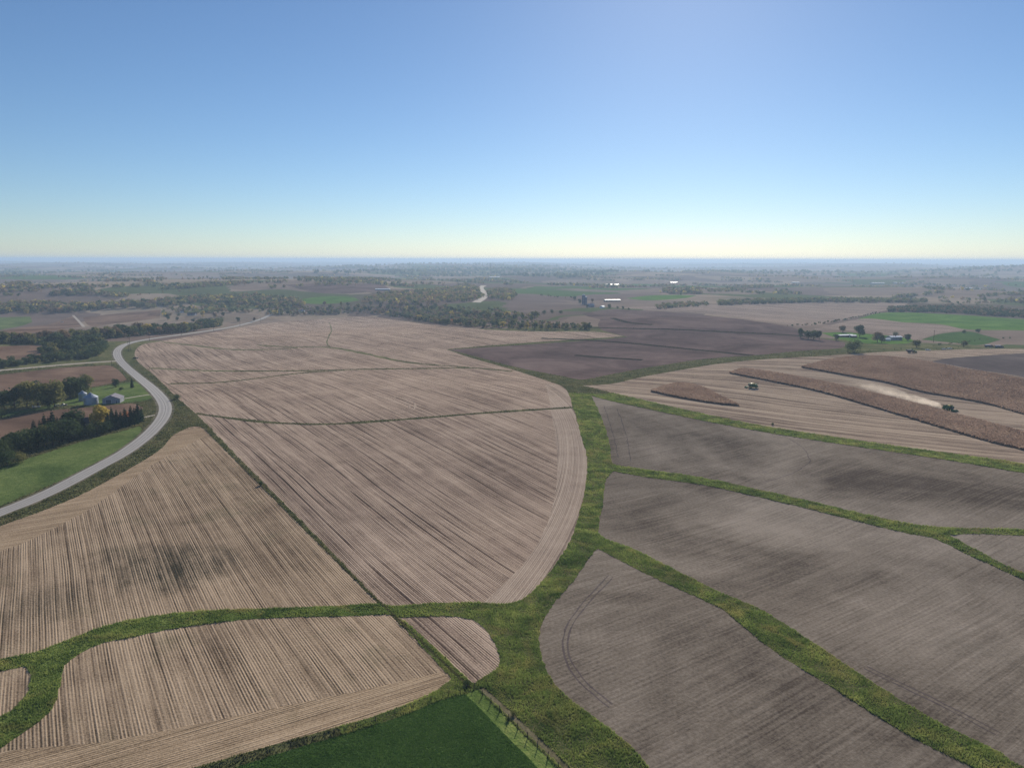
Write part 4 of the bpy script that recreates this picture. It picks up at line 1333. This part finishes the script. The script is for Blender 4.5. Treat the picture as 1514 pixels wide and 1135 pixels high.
gable('machine_shed', 'grey metal machine shed with dark roof beside the grain bins', 'shed', 168, 594.5, 12.0, 11, 3.5, 2.5, M['tin_grey'], M['roof_purple'], R(-14), None,
      [('door', 'front', -1.8, .05, 3.6, 3.0), ('door', 'front', 3.6, .05, 1.0, 2.1), ('window', 'right', -3, 1.4, 1.2, 1.0), ('window', 'right', 3, 1.4, 1.2, 1.0)])
house('grey house half hidden inside the conifer windbreak', 134, 630, 8, 11, 3.2, 2.6, M['tin_grey'], M['shingle'], R(60))
house('low house with pale walls by the creek trees', 268, 462, 12, 16, 3.4, 3.2, M['white'], M['shingle'], R(70))
house('dark roofed house under the big golden tree', 284, 466, 10, 18, 3.2, 3.0, M['tin_grey'], M['shingle'], R(95))
house('small white house tucked in the trees at road end', 415, 463, 9, 14, 3.2, 2.8, M['white'], M['shingle'], R(80))
house('pale house behind the trees of the field edge', 446, 462, 9, 14, 3.2, 2.8, M['white'], M['tin_grey'], R(85))

# right valley farm
gable('poultry_shed', 'long low shed with white roof on the bright lawn', 'shed', 1249, 498, 9, 24, 2.8, .8, M['dark_wood'], M['white_roof'], R(78), None, [('door', 'front', 0, .05, 2.4, 2.4)])
gable('poultry_shed', 'short low shed with white roof next to the long one', 'shed', 1260, 498.6, 9, 9, 2.8, .8, M['dark_wood'], M['white_roof'], R(78), None, [('door', 'front', 0, .05, 2.4, 2.4)])
house('white roofed farmhouse on the valley lawn', 1322, 502.5, 10, 18, 4.6, 1.2, M['tin_grey'], M['white_roof'], R(80))
gable('garage', 'small white garage beside the valley farmhouse', 'garage', 1311, 503.5, 6, 8, 2.8, .7, M['white'], M['white_roof'], R(80), None, [('door', 'front', 0, .05, 2.6, 2.2)])
# far farm
gable('long_barn', 'very long white roofed livestock barn on the far farm', 'barn', 905, 445.5, 16, 42, 3.8, 1.5, M['dark_wood'], M['pale_roof'], R(84), None, [('door', 'front', 0, .05, 4, 3.6)])
house('dark farmhouse with pale roof on the far farm', 873, 454, 11, 16, 5.0, 3.0, M['tin_grey'], M['tin_grey'], R(75))
gable('barn', 'small white barn end at the far farm gate', 'barn', 890.5, 455.5, 8, 10, 3.4, 2.4, M['white'], M['white_roof'], R(40), None, [('door', 'front', 0, .05, 2.6, 2.6)])


def silo(px, py, dia, hh, label):
    o = empty('silo', px, py)
    r = dia / 2
    MB().lathe([(r, -.6), (r, hh)], 24).build('wall', M['blue_silo'], o)
    MB().lathe([(r + .1, hh), (r * .85, hh + r * .45), (r * .4, hh + r * .8), (.05, hh + r * .9)], 24).build('dome', M['steel'], o)
    ch = MB()
    ch.box(-.5, .5, -r - .9, -r - .05, 0, hh)
    ch.build('chute', M['tin_grey'], o)
    return tag(o, label, 'silo')


silo(862.5, 449.5, 8, 22, 'tall dark blue domed silo on the far farm')
silo(865.8, 450.5, 7, 18, 'shorter blue domed silo beside the tall one')
for x, y, w, l, lab in [(903, 422, 16, 50, 'white roofed barn pair on the distant ridge, one with the larger roof'), (909.5, 422, 14, 34, 'shorter white barn beside the large one on the distant ridge'),
                        (1297, 419.5, 24, 70, 'pale blue roofed barn on the hazy plain'), (1328, 419, 18, 52, 'white roofed barn standing alone on the hazy plain'), (1349, 420, 14, 36, 'little white barn at the end of the hazy barn line'),
                        (1432, 427.5, 16, 34, 'white farm building among trees on the far right hill'), (1444, 428, 16, 28, 'grey farm building among trees on the far right hill'), (731, 410.5, 22, 60, 'white and rust roofed barn near the radio mast'),
                        (1176, 418.5, 14, 40, 'thin white barn on the far slope'), (566, 429.5, 14, 46, 'long white farm building at the edge of the woods'), (996, 418.5, 16, 36, 'small white shed by far grey trees')]:
    gable('barn', lab, 'barn', x, y, w, l, 4.5, 1.5, M['tin_grey'], M['white_roof'], R(84), None, [('door', 'front', 0, .05, 4, 3.6)])


# ------------------------------------------------------------------ masts and poles
def mast(px, py, hh, label):
    o = empty('radio_mast', px, py)
    m = MB()
    s_ = 1.6
    L = [(s_ * math.cos(a), s_ * math.sin(a)) for a in (0, 2.094, 4.189)]
    for x, y in L:
        m.tube((x, y, -.5), (x, y, hh), .35, .3, 4)
    m.build('leg_frame', M['dark_steel'], o)
    br = MB()
    k = int(hh / 4)
    for i in range(k):
        for j in range(3):
            a, b = L[j], L[(j + 1) % 3]
            br.tube((*a, hh * i / k), (*b, hh * (i + 1) / k), .14, .14, 3)
    br.build('bracing', M['dark_steel'], o)
    gw = MB()
    for a in (.5, 2.6, 4.7):
        for f_ in (.5, .95):
            gw.tube((0, 0, hh * f_), (hh * .5 * math.cos(a), hh * .5 * math.sin(a), -2), .06, .06, 3)
    gw.build('guy_wires', M['wire'], o)
    return tag(o, label, 'radio mast')


mast(725.5, 409.5, 85, 'thin dark guyed radio mast rising above the hazy plain')
mast(680.5, 397, MAST_H, 'very distant radio mast crossing the horizon')

pole_pts = [(190.3, 520, 13), (192.6, 517.5, 17.5), (221, 504, 15), (268, 496, 15), (316, 489.5, 15), (355, 483, 15), (385, 476, 15)]
WHERE = ['short wooden utility pole at the inside of the road bend', 'tall wooden utility pole at the inside of the road bend', 'wooden utility pole first beyond the road bend', 'wooden utility pole second beyond the road bend',
         'wooden utility pole third beyond the road bend', 'wooden utility pole fourth beyond the road bend', 'wooden utility pole last before the road end']


def utility_pole(xy, hh, rot, label, arm=True):
    o = empty('utility_pole', xy=xy, rotz=rot)
    MB().tube((0, 0, -.5), (0, 0, hh), .26, .17, 8).build('pole', M['dark_wood'], o)
    if arm:
        ca = MB().box(-1.6, 1.6, -.09, .09, hh - 1.0, hh - .8).build('crossarm', M['dark_wood'], o)
        for q in (-1.5, -.7, .7, 1.5):
            MB().tube((q, 0, hh - .8), (q, 0, hh - .45), .08, .05, 6).build('insulator', M['white'], ca)
    return tag(o, label, 'utility pole')


PXY = [at(x, y) for x, y, h in pole_pts]
for i, ((x, y, h), p, lab) in enumerate(zip(pole_pts, PXY, WHERE)):
    q = PXY[min(i + 1, len(PXY) - 1)]
    pr = PXY[max(i - 1, 0)]
    utility_pole(p, h, math.atan2(q[1] - pr[1], q[0] - pr[0]) - math.pi / 2, lab)
for i in range(1, len(PXY) - 1):
    a, b = PXY[i], PXY[i + 1]
    ha, hb_ = hz(*a) + pole_pts[i][2] - .5, hz(*b) + pole_pts[i + 1][2] - .5
    dx, dy = b[0] - a[0], b[1] - a[1]
    ll = math.hypot(dx, dy)
    nx, ny = -dy / ll, dx / ll
    for off in (-1.5, 1.5):
        w_ = MB()
        N_ = 12
        P_ = []
        for k in range(N_ + 1):
            t = k / N_
            P_.append((a[0] + dx * t + nx * off, a[1] + dy * t + ny * off, ha + (hb_ - ha) * t - 4 * 2.2 * t * (1 - t)))
        for k in range(N_):
            w_.tube(P_[k], P_[k + 1], .04, .04, 4)
        o = w_.build('power_line', M['wire'])
        tag(o, 'thin sagging overhead power line strung between the roadside poles', 'power line', 'power lines along the road')
utility_pole(at(1380, 506), 17, R(20), 'lone utility pole beside the darker green field')
utility_pole(at(104, 534), 8, R(80), 'utility pole in front of the side road hedge')
utility_pole(at(650, 478), 15, R(10), 'pale utility pole in front of the belt behind the big field')
utility_pole(at(165.5, 541.5), 6, R(80), 'short pole at the road junction corner', False)

# ------------------------------------------------------------------ machines


def wheel(o, x, y, r, w, rim):
    t = MB()
    n = 20
    P_ = []
    for k in range(n):
        a = 2 * math.pi * k / n
        P_.append((math.cos(a), math.sin(a)))
    ty = MB()
    prof = [(-w / 2, r * .6), (-w / 2, r * .93), (-w * .38, r), (w * .38, r), (w / 2, r * .93), (w / 2, r * .6)]
    vs = [(x + px_, y + c * rr, r + s_ * rr) for (px_, rr) in prof for c, s_ in P_]
    fs = [(k * n + i, k * n + (i + 1) % n, (k + 1) * n + (i + 1) % n, (k + 1) * n + i) for k in range(len(prof) - 1) for i in range(n)]
    ty.add(vs, fs)
    tyre = ty.build('wheel', M['tyre'], o)
    MB().tube((x - w * .36, y, r), (x + w * .36, y, r), r * .6, r * .6, 16).build('rim', rim, tyre)
    return tyre


def combine(px, py, az, label):
    o = empty('combine_harvester', px, py, -az)
    b = MB()
    b.prism([(-3.9, 1.5), (-3.3, .9), (1.6, .8), (2.4, 1.3), (2.4, 2.9), (-1.2, 3.1), (-3.4, 2.9), (-3.9, 2.3)], -1.45, 1.45, 'x')
    b.build('body', M['machine_green'], o)
    MB().box(-1.4, 1.4, -3.5, -1.0, 2.9, 3.5, .1, .3).build('engine_hood', M['machine_green'], o)
    gt = MB()
    gt.add([(-1.4, -1.0, 3.0), (1.4, -1.0, 3.0), (1.4, 1.9, 3.0), (-1.4, 1.9, 3.0), (-1.75, -1.4, 4.2), (1.75, -1.4, 4.2), (1.75, 2.2, 4.2), (-1.75, 2.2, 4.2)],
           [(0, 1, 5, 4), (1, 2, 6, 5), (2, 3, 7, 6), (3, 0, 4, 7), (3, 2, 1, 0)])
    gtm = gt.build('grain_tank', M['machine_green'], o)
    MB().add([(-1.6, -1.25, 3.85), (1.6, -1.25, 3.85), (1.6, 2.05, 3.85), (-1.6, 2.05, 3.85), (0, .4, 4.25)], [(0, 1, 4), (1, 2, 4), (2, 3, 4), (3, 0, 4)]).build('grain_heap', M['yellow'], gtm)
    cb = MB().prism([(2.3, 1.7), (3.75, 1.9), (3.95, 2.6), (3.6, 3.55), (2.3, 3.55)], -.95, .95, 'x').build('cab', M['glass'], o)
    MB().box(-1.1, 1.1, 2.1, 3.9, 3.55, 3.8, .1, .1).build('cab_roof', M['machine_green'], cb)
    MB().prism([(2.2, .9), (2.2, 1.7), (4.7, 1.0), (4.7, .45)], -.75, .75, 'x').build('feeder_house', M['machine_green'], o)
    hd = MB()
    hd.prism([(4.6, .35), (4.6, 1.35), (4.95, 1.2), (5.5, .5), (5.5, .3)], -3.1, 3.1, 'x')
    hdo = hd.build('header', M['machine_green'], o)
    for k in range(9):
        x = -3.05 + k * .7625
        MB().add([(x - .22, 5.3, .35), (x + .22, 5.3, .35), (x, 5.2, .95), (x, 7.0, .18)], [(0, 2, 3), (2, 1, 3), (1, 0, 3), (0, 1, 2)]).build('row_snout', M['machine_green'], hdo)
    MB().tube((1.75, 1.7, 3.6), (1.95, -4.6, 3.9), .22, .2, 10).build('unloading_auger', M['machine_green'], o)
    MB().prism([(-3.8, 1.6), (-4.6, .9), (-4.4, .5), (-3.5, .9)], -1.2, 1.2, 'x').build('straw_chopper', M['dark_steel'], o)
    for sx in (-1, 1):
        wheel(o, sx * 1.75, 1.6, 1.0, .75, M['yellow'])
        wheel(o, sx * 1.45, -2.6, .7, .5, M['yellow'])
    ld = MB()
    for k in range(5):
        ld.box(-2.1, -1.5, 2.6, 2.9, .5 + k * .3, .55 + k * .3)
    ld.build('ladder', M['dark_steel'], o)
    return tag(o, label, 'combine')


SW_AZ = az_of((1290, 578), (1402, 606))
combine(1402, 606.5, SW_AZ, 'green combine harvester raising a trail of dust')
combine(1113, 573.5, R(-70), 'green combine harvester turning on the pale stubble without dust')


def grain_cart(px, py, az, label):
    o = empty('grain_cart', px, py, -az)
    c = MB()
    c.add([(-.6, -1.2, 1.0), (.6, -1.2, 1.0), (.6, 1.2, 1.0), (-.6, 1.2, 1.0), (-1.8, -3.1, 2.6), (1.8, -3.1, 2.6), (1.8, 3.1, 2.6), (-1.8, 3.1, 2.6), (-1.8, -3.1, 3.7), (1.8, -3.1, 3.7), (1.8, 3.1, 3.7), (-1.8, 3.1, 3.7)],
          [(3, 2, 1, 0), (0, 1, 5, 4), (1, 2, 6, 5), (2, 3, 7, 6), (3, 0, 4, 7), (4, 5, 9, 8), (5, 6, 10, 9), (6, 7, 11, 10), (7, 4, 8, 11), (8, 9, 10, 11)])
    c.build('hopper', M['dark_paint'], o)
    MB().box(-.15, .15, 1.0, 5.0, .7, .95).build('drawbar', M['dark_steel'], o)
    MB().tube((1.5, 1.5, 1.2), (2.4, 2.4, 4.6), .2, .2, 8).build('auger', M['dark_paint'], o)
    for sx in (-1, 1):
        wheel(o, sx * 1.4, 0, .9, .75, M['dark_steel'])
    return tag(o, label, 'grain cart')


def tractor(px, py, az, label, xy=None):
    o = empty('tractor', px, py, -az, xy=xy)
    MB().box(-.55, .55, .2, 2.7, 1.1, 2.05, .06, .06).build('hood', M['machine_green'], o)
    MB().box(-.5, .5, -1.4, 2.6, .7, 1.15).build('chassis', M['dark_steel'], o)
    cb = MB().box(-.85, .85, -1.3, .35, 1.5, 3.0, .08, .1).build('cab', M['glass'], o)
    MB().box(-.9, .9, -1.35, .4, 3.0, 3.18, .06, .06).build('cab_roof', M['machine_green'], cb)
    for sx in (-1, 1):
        MB().box(sx * 1.0 - .35, sx * 1.0 + .35, -1.7, -.1, 1.9, 2.0).build('fender', M['machine_green'], o)
        wheel(o, sx * 1.15, -.9, 1.0, .7, M['yellow'])
        wheel(o, sx * 1.0, 2.0, .72, .5, M['yellow'])
    MB().tube((.3, 1.2, 2.0), (.3, 1.2, 3.0), .06, .06, 6).build('exhaust', M['dark_steel'], o)
    return tag(o, label, 'tractor')


gx, gy = at(1344, 521.5)
ca_ = R(84)
grain_cart(1344, 521.5, ca_, 'dark grain cart on the stubble behind the standing corn')
tractor(0, 0, ca_, 'dark green tractor hitched to the grain cart', xy=(gx + 6.3 * math.sin(ca_), gy + 6.3 * math.cos(ca_)))


def semi(px, py, az, label):
    o = empty('grain_truck', px, py, -az)
    tr = MB().prism([(-6.2, 1.9), (-5.2, 1.0), (-4.2, 1.0), (-3.0, 1.8), (-2.0, 1.0), (-1.0, 1.0), (0.2, 1.9), (.6, 3.1), (.6, 3.2), (-6.6, 3.2), (-6.6, 3.1)], -1.25, 1.25, 'x').build('hopper_trailer', M['dark_paint'], o)
    MB().prism([(0, 3.2), (1.25, 3.2), (0, 3.6), (-1.25, 3.2)][1:], -6.5, .5, 'y').build('tarp', M['white_roof'], tr)
    MB().box(-1.2, 1.2, 1.4, 3.3, 1.0, 3.0, .1, .2).build('cab', M['dark_paint'], o)
    MB().box(-1.0, 1.0, 3.3, 5.0, .9, 2.0, .12, .1).build('hood', M['dark_paint'], o)
    MB().box(-1.05, 1.05, 3.16, 3.32, 2.0, 2.75).build('windscreen', M['glass'], o)
    MB().box(-.45, .45, -6.4, 4.9, .75, 1.0).build('chassis', M['dark_steel'], o)
    for y in (-5.8, -4.7, .8, 2.0, 4.2):
        for sx in (-1, 1):
            wheel(o, sx * 1.0, y, .52, .4, M['steel'])
    return tag(o, label, 'truck')


semi(1463, 513.5, R(84), 'dark grain truck with a pale tarp at the dark field edge')
semi(1478, 514.5, R(84), 'second dark grain truck parked close behind the first')


def pickup(px, py, az, label, paint):
    o = empty('pickup_truck', px, py, -az)
    MB().prism([(-2.8, .5), (2.8, .5), (2.85, 1.0), (2.6, 1.15), (-2.8, 1.15)], -.98, .98, 'x').build('body', paint, o)
    cb = MB().prism([(-.9, 1.15), (1.3, 1.15), (.6, 1.85), (-.7, 1.85)], -.88, .88, 'x').build('cab', M['glass'], o)
    MB().prism([(-.72, 1.84), (.62, 1.84), (.55, 1.92), (-.66, 1.92)], -.86, .86, 'x').build('cab_roof', paint, cb)
    for sx in (-1, 1):
        MB().box(sx * .98 - .06, sx * .98 + .06, -2.8, -.9, 1.15, 1.45).build('bed_side', paint, o)
        MB().box(sx * .7 - .18, sx * .7 + .18, 2.78, 2.9, .75, .98).build('headlight', M['white'], o)
        wheel(o, sx * .88, 1.8, .4, .28, M['steel'])
        wheel(o, sx * .88, -1.75, .4, .28, M['steel'])
    return tag(o, label, 'pickup truck')


pickup(1372, 518, R(80), 'white pickup truck standing alone by the creek grass', M['white'])
pickup(1396, 517, R(80), 'white pickup truck on the field track nearer the lone pickup', M['white'])
pickup(1404, 516, R(70), 'white pickup truck on the field track beside the olive tree', M['white'])
pickup(201, 530, R(70), 'dark pickup truck parked on stubble inside the road bend', M['dark_paint'])
pickup(92, 476.5, R(60), 'white vehicle parked at the brown field corner below creek trees', M['white'])
for x, y, lab in [(88, 600.5, 'white pickup truck among equipment at the end of the farm grove'), (93, 600, 'dark pickup truck among equipment at the end of the farm grove')]:
    pickup(x, y, R(75), lab, M['white'] if 'white' in lab else M['dark_paint'])
wg = empty('hay_wagon', 54, 602.5, R(-60))
MB().box(-1.2, 1.2, -2.5, 2.5, .8, 1.0).build('deck', M['white'], wg)
MB().box(-1.2, 1.2, -2.5, -2.4, 1.0, 2.2).build('rack', M['white'], wg)
for sx in (-1, 1):
    for y in (-1.6, 1.6):
        wheel(wg, sx * 1.0, y, .38, .22, M['steel'])
tag(wg, 'small pale farm wagon on the grass below the grove', 'wagon')


# ------------------------------------------------------------------ wire fences in the foreground
def fence(line, spacing, label, hpost=1.35, seed=0):
    rng = random.Random(seed)
    L = world_line(line, 3, spacing)
    L = L[np.hypot(L[:, 0], L[:, 1]) < 330]
    x0, y0 = L[0]
    o = empty('wire_fence', xy=(float(x0), float(y0)))
    z0 = o.location.z
    me = None
    tops = []
    for i, (x, y) in enumerate(L):
        if me is None:
            po = MB().tube((0, 0, -.4), (0, 0, hpost), .12, .10, 7).build('post', M['wood_grey'], o)
            me = po.data
        else:
            po = link('post', me, o)
        po.location = (x - x0, y - y0, hz(x, y) - z0)
        po.rotation_euler = (rng.gauss(0, .04), rng.gauss(0, .04), 0)
        tops.append((x - x0, y - y0, hz(x, y) - z0))
    for k, f_ in enumerate((.35, .62, .92)):
        w_ = MB()
        for a, b in zip(tops[:-1], tops[1:]):
            w_.tube((a[0], a[1], a[2] + hpost * f_), (b[0], b[1], b[2] + hpost * f_), .02, .02, 3)
        w_.build('wire', M['wire'], o)
    return tag(o, label, 'fence')


fence([(701, 1017), (733, 1046), (770, 1081), (800, 1110), (826, 1136), (860, 1168)], 3.6, 'wooden post and wire fence beside the green crop', 1.65, seed=1)
fence([(690, 1018), (640, 1034), (585, 1055), (520, 1077), (430, 1104), (330, 1133), (250, 1158)], 4.6, 'weedy wire fence between tan stubble and green crop', 1.2, 2)
tree(at(759, 1057), 1.5, 'bush', 'olive green', 'pale green bush beside the foreground wire fence', None, 0, .8)
tree(at(751, 1065), 1.1, 'bush', 'dark green', 'small dark bush at the foot of the foreground fence', None, 0)
tree(at(690, 1013), 1.6, 'bush', 'dark green', 'dark weedy bush at the corner of the fences', None, 0)

# ------------------------------------------------------------------ dust behind the combine
dA, dB = np.array(at(1398, 605)), np.array(at(1255, 566))
dv = dB - dA
dl = float(np.hypot(*dv))
du = MB()
nseg, nr_ = 26, 14
vs, fs = [], []
for i in range(nseg + 1):
    t = i / nseg
    cw = (2.2 + 10 * t ** .7) * (1 if 0 < i < nseg else .05)
    hh = (1.9 + 4.2 * t ** .8) * (1 if 0 < i < nseg else .05)
    for k in range(nr_):
        a = 2 * math.pi * k / nr_
        x = t * dl + 3.0
        vs.append((x, cw * math.cos(a), max(.1, hh * .75 + hh * math.sin(a))))
for i in range(nseg):
    for k in range(nr_):
        fs.append((i * nr_ + k, i * nr_ + (k + 1) % nr_, (i + 1) * nr_ + (k + 1) % nr_, (i + 1) * nr_ + k))
fs.append(tuple(range(nr_)))
fs.append(tuple(range((nseg + 1) * nr_ - 1, nseg * nr_ - 1, -1)))
du.add(vs, fs)
g = G('dust')
tc = g.n('TexCoord')
sp = g.n('SeparateXYZ', {0: tc.outputs['Generated']})
ob = tc.outputs['Object']
gx_, gy_, gz_ = sp.outputs[0], sp.outputs[1], sp.outputs[2]
ax = g.math('MULTIPLY', g.math('POWER', g.math('SUBTRACT', 1.0, gx_, 0, True), .8), 1.0)
cw = g.madd(g.math('POWER', g.math('MAXIMUM', gx_, .001), .7), .36, .12)
dy = g.math('DIVIDE', g.math('ABSOLUTE', g.math('SUBTRACT', gy_, .5)), cw)
fy = g.math('SUBTRACT', 1.0, g.math('MULTIPLY', dy, dy), 0, True)
fz = g.math('POWER', g.math('SUBTRACT', 1.0, gz_, 0, True), 1.3)
nz = g.math('MULTIPLY', g.math('SUBTRACT', g.noise(ob, .16, 4, .65, .6), .36, 0, True), 4.0)
den = g.math('MULTIPLY', g.math('MULTIPLY', g.math('MULTIPLY', ax, fy), fz), nz)
pv = g.n('VolumePrincipled', {'Density': g.math('MULTIPLY', den, .19)})
pv.inputs['Color'].default_value = (.92, .84, .74, 1)
pv.inputs['Anisotropy'].default_value = .4
g.t.links.new(pv.outputs[0], g.out.inputs['Volume'])
do = du.build('dust_cloud', g.m)
do.location = (dA[0], dA[1], hz(*dA))
do.rotation_euler = (0, 0, math.atan2(dv[1], dv[0]))
tag(do, 'pale dust trail drifting behind the working combine', 'dust', None, 'stuff')
